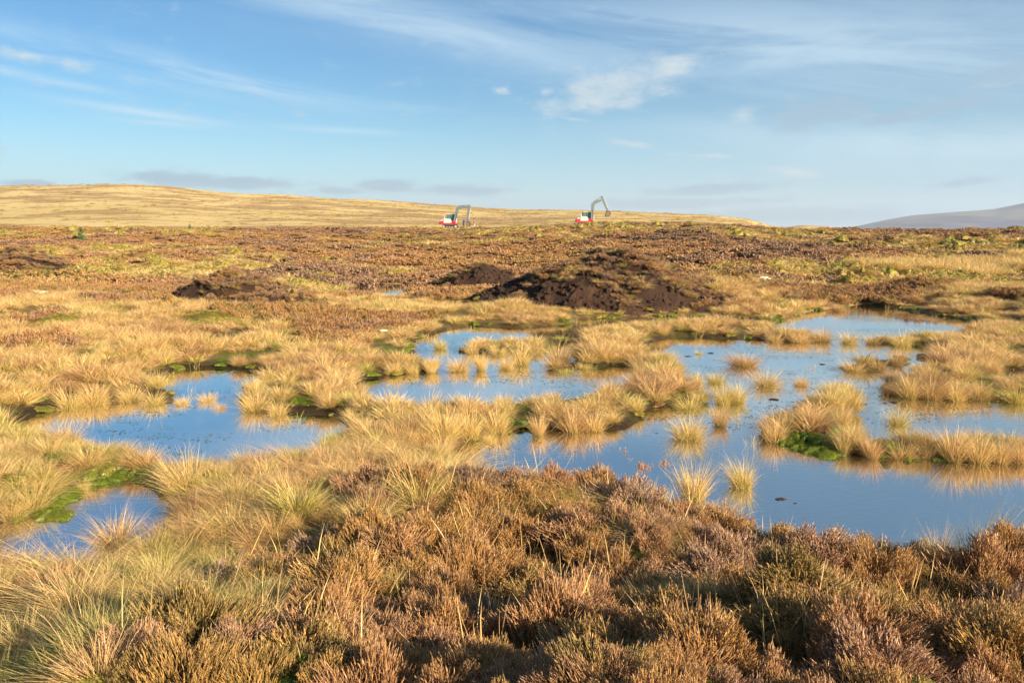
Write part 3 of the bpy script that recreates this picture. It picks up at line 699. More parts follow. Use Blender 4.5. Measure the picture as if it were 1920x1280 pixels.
# ------------------------------------------------------------------ single tussocks in and around the pools
# (base px, base py, width px, height px, tint 0 green .. 1 russet, look)
TL = [(1392, 912, 60, 64, .42, 'upright straw tussock standing alone in the open near water'),
 (1683, 797, 52, 40, .36, 'round green-based tussock alone in the water behind the right spit'),
 (1290, 822, 72, 50, .45, 'low tussock leaning right at the edge of the large pool'),
 (1350, 798, 34, 46, .66, 'narrow upright tan tussock with its reflection below in the large pool'),
 (1380, 754, 46, 46, .40, 'plump yellow tussock in the middle of the pools'), (1355, 757, 36, 40, .38, 'smaller yellow tussock touching the left side of a plump one'),
 (1437, 724, 64, 36, .52, 'broad flat-topped straw tussock islet in the pools'), (1502, 723, 28, 24, .6, 'thin sparse tussock right of the broad flat-topped islet'),
 (1342, 718, 38, 26, .36, 'small olive tussock left of the broad flat-topped islet'), (1306, 720, 28, 30, .4, 'small olive tussock at the left shore of the middle water'),
 (1395, 686, 62, 30, .72, 'low brownish tussock alone in the far open water'), (1310, 664, 17, 13, .30, 'tiny green tuft in the far open water'),
 (1290, 758, 58, 28, .36, 'wide low green-based tussock near the left shore'),
 (1010, 815, 34, 52, .62, 'upright orange-tipped tussock at the shore left of a broad one'), (1075, 808, 60, 56, .66, 'broad tan tussock overhanging the large pool'),
 (1112, 807, 52, 50, .55, 'straw tussock joined to the right of the broad tan one'), (917, 826, 28, 22, .42, 'small tuft leaning over the left tip of the large pool'),
 (826, 654, 28, 24, .35, 'small green tussock in the back left pool'), (1095, 691, 30, 18, .38, 'small pale tussock at the shore behind the middle pool'), (1060, 698, 36, 13, .28, 'flat green tuft in the middle pool'),
 (1452, 824, 54, 54, .60, 'upright tan tussock on the left tip of the spit'), (1560, 768, 52, 48, .42, 'bright straw tussock on the back of the spit'), (1596, 766, 46, 50, .45, 'tall bright straw tussock at the back right of the spit'),
 (1577, 802, 44, 46, .48, 'straw tussock in the middle of the spit'), (1582, 840, 28, 48, .42, 'slender greenish tussock by the moss bank'),
 (1635, 846, 40, 54, .68, 'russet-tipped tussock right of the moss bank'), (1690, 848, 56, 42, .62, 'loose tan tussock on the spit leaning left'), (1738, 850, 46, 44, .55, 'straw tussock on the spit left of the tallest pair'),
 (1788, 852, 64, 76, .60, 'tallest brown-topped tussock on the right spit'), (1835, 856, 56, 66, .52, 'big straw tussock right of the tallest brown-topped one on the spit'), (1874, 857, 50, 58, .56, 'straw tussock near the right end of the spit'), (1916, 860, 52, 50, .62, 'tan tussock cut by the right photo edge on the spit'),
 (1668, 739, 34, 28, .68, 'small rusty tussock at the left tip of the right island'), (1704, 739, 50, 50, .50, 'upright straw tussock on the right island'), (1748, 741, 56, 48, .62, 'brown-straw tussock on the right island front'),
 (1792, 744, 46, 42, .50, 'pale tussock in the front of the right island'), (1836, 744, 54, 42, .55, 'straw tussock right of centre on the right island'), (1905, 755, 52, 42, .34, 'green dark tussock at the right photo edge'),
 (1750, 716, 60, 42, .88, 'dark brown wind-combed tussock crowning the right island'), (1770, 691, 64, 40, .84, 'large brown mound-like tussock behind the right island'), (1812, 693, 60, 44, .74, 'brown-backed tussock combed to the right'), (1850, 690, 52, 38, .48, 'bright straw tussock right of the brown combed ones'),
 (1600, 696, 52, 28, .55, 'low straw tussock at the left end of the thin back island'), (1648, 688, 46, 28, .62, 'tan tussock mid thin back island'), (1682, 678, 32, 36, .64, 'upright tan tussock on the thin back island'),
 (245, 752, 50, 36, .48, 'straw tussock standing in the left pool'), (288, 758, 48, 34, .46, 'straw tussock with its foot in the left pool'), (342, 757, 30, 20, .5, 'small tuft in the narrows of the left pool'), (390, 752, 34, 22, .55, 'small tan tuft in the narrows'), (413, 766, 24, 16, .58, 'tiny tan tuft at the front of the narrows'),
 (478, 766, 56, 46, .5, 'full straw tussock on the right shore of the left pool'), (522, 767, 44, 36, .48, 'straw tussock right of a full one by the left pool'), (153, 917, 28, 30, .42, 'small bright tuft by the green moss at the near left pool'),
 (218, 1022, 92, 74, .60, 'big pink-tipped tussock in front of the near left pool'), (175, 740, 60, 46, .5, 'bushy tussock at the far left pool corner'), (130, 745, 60, 44, .45, 'straw tussock left of the far left pool corner'),
 (738, 702, 34, 30, .5, 'straw tussock at the left end of the middle pool'), (775, 700, 30, 28, .46, 'straw tussock on the far shore near the left end'), (808, 697, 28, 36, .48, 'upright straw tussock on the far shore of the middle pool'),
 (860, 695, 46, 32, .52, 'broad straw tussock on the far shore of the middle pool'), (902, 694, 28, 42, .5, 'tall narrow tussock on the far shore of the middle pool'), (950, 692, 34, 28, .5, 'low straw tussock right of a tall narrow one behind the middle pool'), (976, 684, 46, 46, .45, 'tall bushy tussock on the strip between two pools'),
 (1048, 680, 56, 44, .55, 'spiky tussock with tan tips on the strip'), (1130, 672, 62, 36, .58, 'bushy tussock right of the spiky one'), (1205, 684, 52, 30, .5, 'low straw tussock near the open far water'), (1250, 682, 46, 28, .52, 'straw tussock by the far water corner'),
 (935, 660, 44, 26, .48, 'tussock on the islet in the back left pool'), (1000, 656, 50, 28, .5, 'wide tussock on the islet right end'), (885, 656, 32, 30, .5, 'small tussock on the islet left end'),
 (1575, 584, 26, 20, .7, 'round brown tussock on the back shore of the far right pool'), (1500, 640, 40, 26, .58, 'tan tussock between the far pools'), (1540, 640, 40, 30, .55, 'straw tussock at the channel between the far pools'),
 (1452, 638, 36, 26, .55, 'straw tussock on the far shore of the open water, left of two'), (1592, 644, 40, 28, .45, 'green-based tussock right of the channel'), (1636, 645, 36, 24, .5, 'straw tussock right of the channel'), (1690, 643, 46, 30, .42, 'greenish tussock on the far right shore'),
 (880, 806, 70, 60, .46, 'large glowing straw tussock at the left tip of the large pool'), (930, 800, 60, 56, .5, 'large straw tussock leaning right, beside the glowing one at the left tip'), (830, 822, 80, 66, .45, 'wide pale tussock behind the left tip of the large pool'),
 (1300, 935, 70, 84, .48, 'tall tussock at the left shore of the near water'), (350, 930, 90, 80, .48, 'large straw tussock right of the near left pool'), (60, 940, 70, 62, .42, 'yellow tussock left of the near left pool'),
 (22, 968, 60, 50, .45, 'yellow tussock at the left photo edge'), (1760, 1085, 60, 90, .5, 'loose tussock with long pale blades before the near water'), (1480, 1170, 56, 100, .6, 'wispy grass clump among foreground heather'),
 (720, 1125, 80, 62, .25, 'yellow-green grassy hummock in the foreground'), (560, 970, 120, 80, .30, 'green-yellow tussock in the left foreground'), (690, 1000, 100, 80, .4, 'straw tussock with green base in the centre foreground'),
 (790, 960, 120, 90, .34, 'long-bladed tussock with a green heart in the centre'), (430, 1010, 90, 70, .4, 'straw tussock behind bright green moss')]
pick_rng = random.Random(5)
def place_tussock(x, y, wd, ht, tint, label, group, meshes=TUS):
    z, _ = total_h(np.array([x]), np.array([y])); z = float(max(z[0], -0.03))
    if wd > ht * 1.35: me = meshes[pick_rng.choice([1, 3, 5])]
    elif ht > wd * 1.1: me = meshes[pick_rng.choice([2, 6])]
    else: me = meshes[pick_rng.choice([0, 1, 4, 5, 7])]
    o = link('grass_tussock', me); o.location = (x, y, z - 0.015)
    bb = me['ext'] if 'ext' in me else None
    if bb is None:
        c = np.empty(len(me.vertices) * 3, np.float32); me.vertices.foreach_get('co', c); c = c.reshape(-1, 3)
        bb = (float(np.percentile(np.abs(c[:, :2]), 93)), float(np.percentile(c[:, 2], 98.5))); me['ext'] = bb
    o.scale = (wd / 2 / bb[0], wd / 2 / bb[0], ht / bb[1]); o.rotation_euler = (0, 0, pick_rng.uniform(-0.6, 0.6) if max(abs(bb[0]), 0) else 0)
    o['tint'] = float(tint)
    tag(o, label, 'grass tussock', group); TAKEN.append((x, y, wd * 0.5)); return o
THINGS_T = []
for px, py, wpx, hpx, ti, lab_ in TL:
    z0 = 0.0
    for _ in range(4):
        x, y = at(px, py, z0); zz = float(total_h(np.array([x]), np.array([y]))[0][0]); z0 = max(0.0, zz)
    k = y / FPX
    place_tussock(x, y, wpx * k * 1.05, hpx * k * 1.0, ti, lab_, 'grass tussocks around the bog pools')

# ------------------------------------------------------------------ heather bushes of the foreground
HL = [(870, 1105, 175, 150, .40, 'large orange-brown heather bush left of centre, rounded'), (742, 1050, 130, 95, .48, 'reddish heather bush left of a larger orange one'), (1075, 1030, 150, 95, .60, 'pinkish-brown heather bush in full sun right of centre'), (1000, 915, 150, 85, .62, 'brown heather bush at the near tip of the large pool'),
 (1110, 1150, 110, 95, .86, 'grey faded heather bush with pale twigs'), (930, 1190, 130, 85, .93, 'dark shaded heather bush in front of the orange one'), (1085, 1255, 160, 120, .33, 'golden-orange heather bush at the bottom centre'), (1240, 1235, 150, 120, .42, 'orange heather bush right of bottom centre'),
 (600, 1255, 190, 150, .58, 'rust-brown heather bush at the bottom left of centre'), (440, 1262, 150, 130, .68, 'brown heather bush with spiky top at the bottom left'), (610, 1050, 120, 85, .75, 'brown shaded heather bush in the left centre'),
 (1380, 1080, 150, 110, .72, 'dark brown heather bush below the tussock shore'), (1520, 1080, 170, 110, .66, 'dusky heather bush on the crest of the bank'), (1640, 1110, 170, 120, .38, 'golden heather bush in the right foreground'), (1600, 1250, 210, 170, .52, 'wide russet heather bush at the bottom right'),
 (1790, 1250, 190, 150, .48, 'brown heather bush at the bottom right beside a russet one'), (1850, 1110, 170, 125, .50, 'dark orange heather dome against the water on the right'), (1440, 1000, 120, 60, .80, 'pale pinkish heather along the water edge'), (1290, 1010, 110, 70, .55, 'low brown heather left of the pale pinkish water-edge heather'),
 (1180, 960, 140, 80, .82, 'greyish heather bush beside a small moss cushion'), (1130, 890, 140, 60, .70, 'low pinkish heather on the shore of the large pool'), (1220, 920, 120, 70, .66, 'dull heather on the shore beside the tall left-shore tussock'), (690, 935, 130, 75, .60, 'low brown heather bush behind a green tussock'),
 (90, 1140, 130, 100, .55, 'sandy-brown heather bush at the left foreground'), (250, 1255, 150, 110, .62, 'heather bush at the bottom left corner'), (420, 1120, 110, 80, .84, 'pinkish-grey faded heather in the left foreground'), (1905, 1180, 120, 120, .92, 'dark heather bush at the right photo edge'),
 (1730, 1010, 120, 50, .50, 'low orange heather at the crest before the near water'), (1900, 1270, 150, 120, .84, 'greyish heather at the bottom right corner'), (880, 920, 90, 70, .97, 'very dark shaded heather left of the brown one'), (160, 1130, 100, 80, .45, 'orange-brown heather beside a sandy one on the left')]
def place_heather(x, y, wd, ht, tint, label, group='heather bushes of the foreground bank'):
    z = float(total_h(np.array([x]), np.array([y]))[0][0])
    k = pick_rng.randrange(len(HEA)); fol, stm = HEA[k]; Rh, Hh = ((0.26, 0.34), (0.30, 0.30), (0.22, 0.38), (0.32, 0.36), (0.27, 0.27), (0.24, 0.32))[k]
    e = empty('heather_bush', (x, y, z - 0.02), pick_rng.random() * 6.28); s = wd / 2 / Rh; e.scale = (s, s, ht / Hh); e['tint'] = float(tint)
    f = link('foliage', fol, parent=e); f['tint'] = float(tint); link('stem', stm, parent=e)
    tag(e, label, 'heather', group); TAKEN.append((x, y, wd * 0.45)); return e
for px, py, wpx, hpx, ti, lab_ in HL:
    z0 = 0.4
    for _ in range(5):
        x, y = at(px, py, z0); z0 = float(total_h(np.array([x]), np.array([y]))[0][0])
    k = y / FPX
    place_heather(x, y, wpx * k * 1.1, min(hpx * k * 0.95, 0.42), ti, lab_)

# ------------------------------------------------------------------ more bushes and tussocks, one by one, nearest first; the rest as mass
ORD = ['leftmost', 'second from the left', 'third from the left', 'fourth from the left', 'fifth from the left', 'sixth from the left', 'seventh from the left', 'eighth from the left', 'ninth from the left', 'tenth from the left']
def order_word(i, n):
    if i < 10: return ORD[i]
    j = n - 1 - i
    if j == 0: return 'rightmost'
    if j < 10: return ORD[j].replace('left', 'right')
    return 'number %d from the left' % (i + 1)
def poisson(x, y, rad, g):
    order = g.permutation(len(x)); kx = []; ky = []; kr = []; keep = []
    for i in order:
        if kx:
            d2 = (np.array(kx) - x[i]) ** 2 + (np.array(ky) - y[i]) ** 2
            if (d2 < (rad[i]) ** 2).any(): continue
        kx.append(x[i]); ky.append(y[i]); keep.append(i)
    return np.array(keep)
xs, ys, g = jitter_grid(-12, 12, 2.7, 14, 0.16, 401)
m = in_view(xs, ys, 0.2, 0.66) & clear(xs, ys, 1.15); xs, ys = xs[m], ys[m]; sd_ = pool_sdf(xs, ys); m = sd_ > 0.03; xs, ys, sd_ = xs[m], ys[m], sd_[m]
hv = heath(xs, ys)
isH = (hv > 0.27) & (ys < 7.2)
shore = (~isH) & ((ys > 3.5) | (xs < -0.8)) & (hv < 0.30) & ((sd_ < 1.2) | (ys < 9))
kh = poisson(xs[isH], ys[isH], np.full(isH.sum(), 0.40), g); kt = poisson(xs[shore], ys[shore], np.full(shore.sum(), 0.34) + 0.01 * ys[shore], g)
hx, hy = xs[isH][kh], ys[isH][kh]; tx, ty = xs[shore][kt], ys[shore][kt]
o_ = np.argsort(hy)[:90]; hx, hy = hx[o_], hy[o_]
o_ = np.argsort(ty)[:190]; tx, ty = tx[o_], ty[o_]
hti = h_tint(hx, hy, g); tti = g_tint(tx, ty, g); tti = np.where(ty < 5.5, np.clip(tti - 0.05, .15, .9), tti)
def hcol(t_): return 'olive-brown' if t_ < .18 else 'golden-brown' if t_ < .36 else 'orange-brown' if t_ < .54 else 'rusty' if t_ < .68 else 'dull brown' if t_ < .78 else 'greyish faded' if t_ < .92 else 'dark brown'
def tcol(t_): return 'green' if t_ < .22 else 'yellow-green' if t_ < .36 else 'straw-yellow' if t_ < .52 else 'tan' if t_ < .7 else 'russet' if t_ < .85 else 'dark brown'
def zone(px, py):
    c = 'left edge' if px < 240 else 'left side' if px < 620 else 'centre left' if px < 900 else 'centre right' if px < 1240 else 'right side' if px < 1640 else 'right edge'
    r_ = 'at the very bottom' if py > 1230 else 'low in the foreground' if py > 1120 else 'in the mid foreground' if py > 1010 else 'on the near bank' if py > 910 else 'by the front pools' if py > 820 else 'among the middle pools' if py > 740 else 'by the back pools'
    return r_, c
def named(items, noun, colf):
    d = {}
    for i, (x, y, ti) in enumerate(items):
        z = float(total_h(np.array([x]), np.array([y]))[0][0]); px, py = to_px(x, y, z); d.setdefault((zone(px, py), colf(ti)), []).append((px, i))
    out = {}
    for ((r_, c), cl), l in d.items():
        l.sort()
        for k, (_, i) in enumerate(l):
            out[i] = '%s %s %s, %s' % (cl, noun, r_, c) + ('' if len(l) == 1 else ', ' + order_word(k, len(l)).replace('from the', 'from') + ' of that colour')
    return out
nh = named(list(zip(hx, hy, hti)), 'heather bush', hcol); nt = named(list(zip(tx, ty, tti)), 'tussock', tcol)
for i in range(len(hx)):
    place_heather(hx[i], hy[i], g.uniform(0.42, 0.62), g.uniform(0.24, 0.36), hti[i], nh[i])
for i in range(len(tx)):
    wd = g.uniform(0.24, 0.40); place_tussock(tx[i], ty[i], wd, g.uniform(0.14, 0.25), tti[i], nt[i], 'grass tussocks on the banks')

# masses -----------------------------------------------------------
def mass(x0, x1, y0, y1, s, seed, side=0.74):
    xs, ys, g = jitter_grid(x0, x1, y0, y1, s, seed); m = in_view(xs, ys, 1.5, side); xs, ys = xs[m], ys[m]
    sd_ = pool_sdf(xs, ys); z, on = total_h(xs, ys, sd_); return xs, ys, z, on, sd_, heath(xs, ys), g
# short grass close by
xs, ys, z, on, sd_, hv, g = mass(-8, 8, 1.2, 9, 0.17, 501)
mo_ = np.zeros(len(xs))
for bx_, by_, r_ in [(*at(a_, b_, .5), c_) for a_, b_, c_ in ((60, 1150, .26), (230, 1125, .26), (30, 1090, .24), (490, 1190, .18), (700, 1110, .2), (330, 1180, .18), (330, 1020, .25), (450, 1000, .2))]: mo_ = np.maximum(mo_, ((xs - bx_) ** 2 / 2.0 + (ys - by_) ** 2) < r_ * r_)
m = (sd_ > 0.08) & (mo_ < .5) & ((hv < 0.34) | (g.random(len(xs)) < 0.16)) & clear(xs, ys, 0.45) & (ys > 2.9 + 0.5 * (xs > -0.5))
n = m.sum(); scatter('grass', 'short straw and green grass filling the gaps of the near bank', S_TUS, xs[m], ys[m], z[m] - 0.02, rots(g, n, 0.2), uni(g.uniform(0.45, 0.85, n), n, 0.75), np.clip(g_tint(xs[m], ys[m], g) - 0.05 - 0.12 * (1 - sstep(4.2, 6.5, ys[m])) * (1 - sstep(-0.5, 1.5, xs[m])) + g.normal(0, .14, n), .02, .95))
m = (sd_ > 0.05) & (hv < 0.5) & (g.random(len(xs)) < 0.10) & (ys < 8) & (ys > 3.3)
n = m.sum(); scatter('lying_grass', 'long wind-laid grass draped between tussocks and heather', S_LAID, xs[m], ys[m], z[m] - 0.01, rots(g, n, 0.15) * np.array([1, 1, 0.12]) , uni(g.uniform(0.6, 1.0, n), n), np.clip(g_tint(xs[m], ys[m], g), .2, .9))
m = ((hv > 0.30) | ((ys < 3.6) & (xs > -0.6))) & (sd_ > 0.06) & clear(xs, ys, 0.5)
n = m.sum(); scatter('low_heather', 'low heather twigs filling the near bank', S_HEA, xs[m], ys[m], z[m] - 0.04, rots(g, n, 0.25), uni(g.uniform(0.45, 0.75, n), n, 0.9), h_tint(xs[m], ys[m], g))
m = (sd_ > 0.0) & (g.random(len(xs)) < 0.30)
n = m.sum(); scatter('moss', 'green and yellowish bog moss under the grass', S_CUSH, xs[m], ys[m], z[m] - 0.03, rots(g, n, 0.1), uni(g.uniform(0.6, 1.5, n), n, 0.7), np.clip(0.35 + g.normal(0, 0.2, n), 0, .95))
# single long blades rising from heather
m = (hv > 0.2) & (sd_ > 0.1) & (g.random(len(xs)) < 0.22) & (ys > 3)
n = m.sum(); scatter('grass_stems', 'thin dry grass stems rising through the heather', S_REED, xs[m], ys[m], z[m], rots(g, n, 0.2), uni(g.uniform(0.9, 1.5, n), n), np.clip(0.55 + g.normal(0, .15, n), 0.2, .9))
# middle distance
xs, ys, z, on, sd_, hv, g = mass(-22, 22, 9, 27, 0.22, 511)
hm = hv + g.normal(0, 0.06, len(xs))
hum = np.clip(fbm(xs, ys, 1.5, 2, 44.0) * 2.6 + 0.5, 0, 1); hb = 0.32 + 0.50 * hum
m = (sd_ > 0.15) & (hm < 0.26) & ~on & clear(xs, ys, 0.45) & (hum > 0.20); n = m.sum()
scatter('marsh_grass', 'straw-coloured grass growing round the pools', S_MID, xs[m], ys[m], z[m] - 0.02, rots(g, n, 0.15), uni(g.uniform(0.5, 0.95, n), n, hb[m] * 1.25), g_tint(xs[m], ys[m], g))
m = (sd_ > 0.05) & (hm >= 0.22) & (~on) & clear(xs, ys, 0.4); n = m.sum()
scatter('moor_heather', 'brown heather of the middle distance', S_HMID, xs[m], ys[m], z[m] - 0.03, rots(g, n, 0.15), uni(g.uniform(0.6, 1.05, n), n), h_tint(xs[m], ys[m], g))
m = (sd_ > 0.0) & (sd_ < 0.35) & (g.random(len(xs)) < 0.4); n = m.sum()
scatter('bank_moss', 'bright green moss along the pool edges', S_CUSH, xs[m], ys[m], z[m] - 0.02, rots(g, n, 0.05), uni(g.uniform(0.4, 1.2, n), n, 0.5), np.clip(0.42 + g.normal(0, 0.18, n), 0, .8))
MB = hblob([(200, 886, 0, .35, 1), (275, 890, 0, .3, 1), (90, 938, 0, .35, 1), (40, 965, 0, .25, .8), (60, 835, 0, .5, .9), (25, 822, 0, .5, .8), (1530, 832, 0, .32, 1), (1480, 822, 0, .2, 1), (1700, 852, 0, .35, .7), (1850, 862, 0, .4, .7),
            (450, 985, .1, .3, .8), (320, 1020, .2, .3, .9), (520, 985, .2, .3, .8), (1190, 602, 0, .9, .8), (1780, 616, 0, .8, .8), (640, 1000, .3, .25, .6), (940, 800, 0, .3, .7), (60, 1150, .5, .22, .9), (230, 1125, .5, .22, 1), (30, 1090, .5, .2, .9), (490, 1190, .5, .15, .9), (700, 1110, .5, .16, 1), (330, 1180, .5, .15, .9)])
xm, ym, gm_ = jitter_grid(-16, 20, 3.2, 24, 0.085, 517); km = np.zeros(len(xm))
for bx_, by_, r_, s_ in MB: km = np.maximum(km, s_ * np.exp(-(((xm - bx_) / (1.6 * r_)) ** 2 + ((ym - by_) / (0.8 * r_)) ** 2)))
km = km + fbm(xm, ym, 3.0, 3, 77.0) * 0.7; sm_ = pool_sdf(xm, ym); mk_ = (km > 0.45) & (sm_ > -0.13) & in_view(xm, ym); xm, ym, sm_ = xm[mk_], ym[mk_], sm_[mk_]; n = len(xm)
scatter('lime_moss', 'lime-green and yellow moss carpets at the pool edges', S_CUSH, xm, ym, np.maximum(ground_h(xm, ym, sm_), 0.0) - 0.012, rots(gm_, n, 0.1), uni(gm_.uniform(0.4, 0.9, n), n, 0.65), np.clip(0.14 + 0.12 * (ym < 5.5) + gm_.normal(0, 0.14, n) + 0.5 * (gm_.random(n) < 0.08), 0, .9))
# heather and tufts on the mounds
xs, ys, z, on, sd_, hv, g = mass(-26, 12, 20, 42, 0.22, 521)
top_ = fbm(xs, ys, 0.9, 3, 131.0)
zz2 = (total_h(xs, ys + 0.3, sd_)[0] - total_h(xs, ys - 0.3, sd_)[0]) / 0.6
cov = on & (top_ * 1.9 + (z - 0.52 + 0.1 * (xs < -3)) * 1.0 - 0.25 * np.clip(zz2, -0.5, 1.0) > -0.02)
m = cov & (g.random(len(xs)) < 0.85); n = m.sum()
scatter('mound_heather', 'faded pinkish-brown heather on top of the peat mounds', S_HMID, xs[m], ys[m], z[m] - 0.03, rots(g, n, 0.2), uni(g.uniform(0.5, 0.9, n), n, 0.7), np.clip(0.72 + g.normal(0, 0.14, n), .1, .98))
m = cov & (g.random(len(xs)) < 0.35); n = m.sum()
scatter('mound_grass', 'pale grass tufts on the peat mounds', S_MID, xs[m], ys[m], z[m] - 0.03, rots(g, n, 0.2), uni(g.uniform(0.5, 0.9, n), n, 0.6), np.clip(0.36 + g.normal(0, 0.1, n), .1, .98))
m = on & ~cov | (on & (g.random(len(xs)) < 0.25)); n = m.sum()
scatter('peat_clods', 'dark crumbly clods of dug peat on the mounds', S_CLOD, xs[m], ys[m], z[m], g.random((n, 3)) * 6.28, uni(g.uniform(0.5, 1.4, n), n), np.full(n, 0.5))
# far moor
for k, (y0, y1, sp, sc, sd0) in enumerate(((27, 45, 0.42, 1.15, 531), (45, 85, 0.68, 1.5, 532), (85, 172, 1.15, 2.2, 533))):
    xs, ys, z, on, sd_, hv, g = mass(-y1 * 0.72, y1 * 0.72, y0, y1, sp, sd0)
    u = 960 + FPX * xs / ys; rd = np.interp(u, RDIST[:, 0], RDIST[:, 1])
    keep = (ys < rd - 0.5 + fbm(xs, ys, 0.06, 3, 2.0) * 24) & ~on
    hp = fbm(xs, ys * 1.6, 0.075, 4, 141.0) * 1.9 + fbm(xs, ys, 0.4, 3, 143.0) * 0.8 + 0.10 + 0.12 * sstep(40, 70, ys)
    m = keep & (hp > 0.0); n = m.sum()
    scatter('far_moor_heather', 'brown heather covering the moor towards the skyline', S_HFAR, xs[m], ys[m], z[m] - 0.05, rots(g, n, 0.12), uni(g.uniform(0.7, 1.3, n) * sc, n, 0.85 / (0.5 + 0.5 * sc)), np.clip(0.55 + fbm(xs[m], ys[m], 0.10, 3, 151.0) * 1.5 + g.normal(0, .12, n), 0.05, .99))
    m = keep & (hp <= 0.06); n = m.sum()
    scatter('far_moor_grass', 'golden grass and moss patches on the moor', S_FAR, xs[m], ys[m], z[m] - 0.03, rots(g, n, 0.12), uni(g.uniform(0.8, 1.3, n) * sc, n, 0.62 / (0.5 + 0.5 * sc)), np.clip(0.50 + fbm(xs[m], ys[m], 0.15, 3, 153.0) * 0.5 + g.normal(0, .09, n), 0.28, .9))
    m = keep & (hp <= 0.0) & (g.random(len(xs)) < 0.2); n = m.sum()
    scatter('far_moss', 'yellow-green moss hummocks on the moor', S_CFAR, xs[m], ys[m], z[m] - 0.05, rots(g, n, 0.1), uni(g.uniform(0.7, 1.3, n) * sc, n), np.clip(0.64 + g.normal(0, .04, n), 0.1, .74))
# pale tall grass band on the right
xs, ys, g = jitter_grid(12, 32, 29, 40, 0.3, 541)
bx, by = at(1800, 505, 0.7)
m = (np.abs((ys - by) - 0.12 * (xs - bx)) < 2.0 + fbm(xs, ys, .4, 2, 7.) * 3) & (xs > 14) & in_view(xs, ys)
xs, ys = xs[m], ys[m]; z, _ = total_h(xs, ys); n = len(xs)
scatter('pale_grass', 'band of tall pale grass on the right moor', S_MID, xs, ys, z - 0.02, rots(g, n, 0.1), uni(g.uniform(1.2, 1.7, n), n, 1.1), np.clip(0.46 + g.normal(0, .05, n), 0, 1))
# hill tufts roughen the slope
xs, ys, g = jitter_grid(-330, 200, 150, 432, 3.2, 551); u = 960 + FPX * xs / ys
rd = np.interp(u, RDIST[:, 0], RDIST[:, 1]); m = in_view(xs, ys, 3, 0.68) & (ys > rd + 1) & (u < 1460) & (g.random(len(xs)) < 0.3); xs, ys = xs[m], ys[m]; z, _ = total_h(xs, ys); n = len(xs)
scatter('hill_grass', 'pale golden grass on the hill', S_FAR, xs, ys, z - 0.1, rots(g, n, 0.1), uni(g.uniform(2.5, 4.5, n), n, 0.3), np.clip(0.48 + fbm(xs, ys, .03, 3, 9.) * .35 + g.normal(0, .06, n), .2, .85))
# water plants
xs, ys, g = jitter_grid(-9, 20, 6, 30, 0.33, 561); sd_ = pool_sdf(xs, ys); m = (sd_ < -0.03) & in_view(xs, ys); xs, ys, sd_ = xs[m], ys[m], sd_[m]
wn_ = fbm(xs, ys, 0.8, 3, 171.0); m = (wn_ > 0.13 - 0.12 * (ys > 10.5)) & ((ys > 9.2) | (sd_ > -0.5)); n = m.sum()
scatter('pondweed', 'small floating green leaves on the pools', S_WEED, xs[m], ys[m], np.full(n, 0.001), np.stack([0 * g.random(n), 0 * g.random(n), g.normal(0, .3, n)], 1), np.stack([g.uniform(.5, 1.2, n), g.uniform(.4, 0.9, n), np.ones(n)], 1), g.random(n))
m = (sd_ > -0.5) & (g.random(len(xs)) < 0.20) & (ys > 7.2); n = m.sum()
scatter('reeds', 'sparse stems standing in the shallow water', S_REED, xs[m], ys[m], np.full(n, -0.02), rots(g, n, 0.06), uni(g.uniform(0.35, 0.8, n), n), np.clip(0.45 + g.normal(0, .12, n), 0.1, .9))

# ------------------------------------------------------------------ peat mounds
for k, (md_, lab_) in enumerate(MOUNDS):
    x0, x1, y0, y1 = md_['cx'] - md_['a'] * 1.35, md_['cx'] + md_['a'] * 1.35, md_['cy'] - md_['b'] * 1.4, md_['cy'] + md_['b'] * 1.4
    nx, ny = max(30, int((x1 - x0) / 0.07)), int((y1 - y0) / 0.07)
    XX, YY = np.meshgrid(np.linspace(x0, x1, nx), np.linspace(y0, y1, ny)); ZZ = mound_h(XX.ravel(), YY.ravel(), k); G = ground_h(XX.ravel(), YY.ravel())
    ZZ = ZZ + fbm(XX.ravel(), YY.ravel(), 6.0, 3, 71.0) * 0.12
    ii = np.arange(nx * ny).reshape(ny, nx); q = np.stack([ii[:-1, :-1], ii[:-1, 1:], ii[1:, 1:], ii[1:, :-1]], -1).reshape(-1, 4)
    q = q[(ZZ - G)[q].max(1) > -0.12]; us = np.unique(q); rm = -np.ones(nx * ny, int); rm[us] = np.arange(len(us))
    me = mesh_np('peat_mound', np.stack([XX.ravel()[us], YY.ravel()[us], ZZ[us]], 1), [rm[q]], None, False)
    tag(link('peat_mound', me, M_peat), lab_, 'peat mound', 'mounds of dug peat')

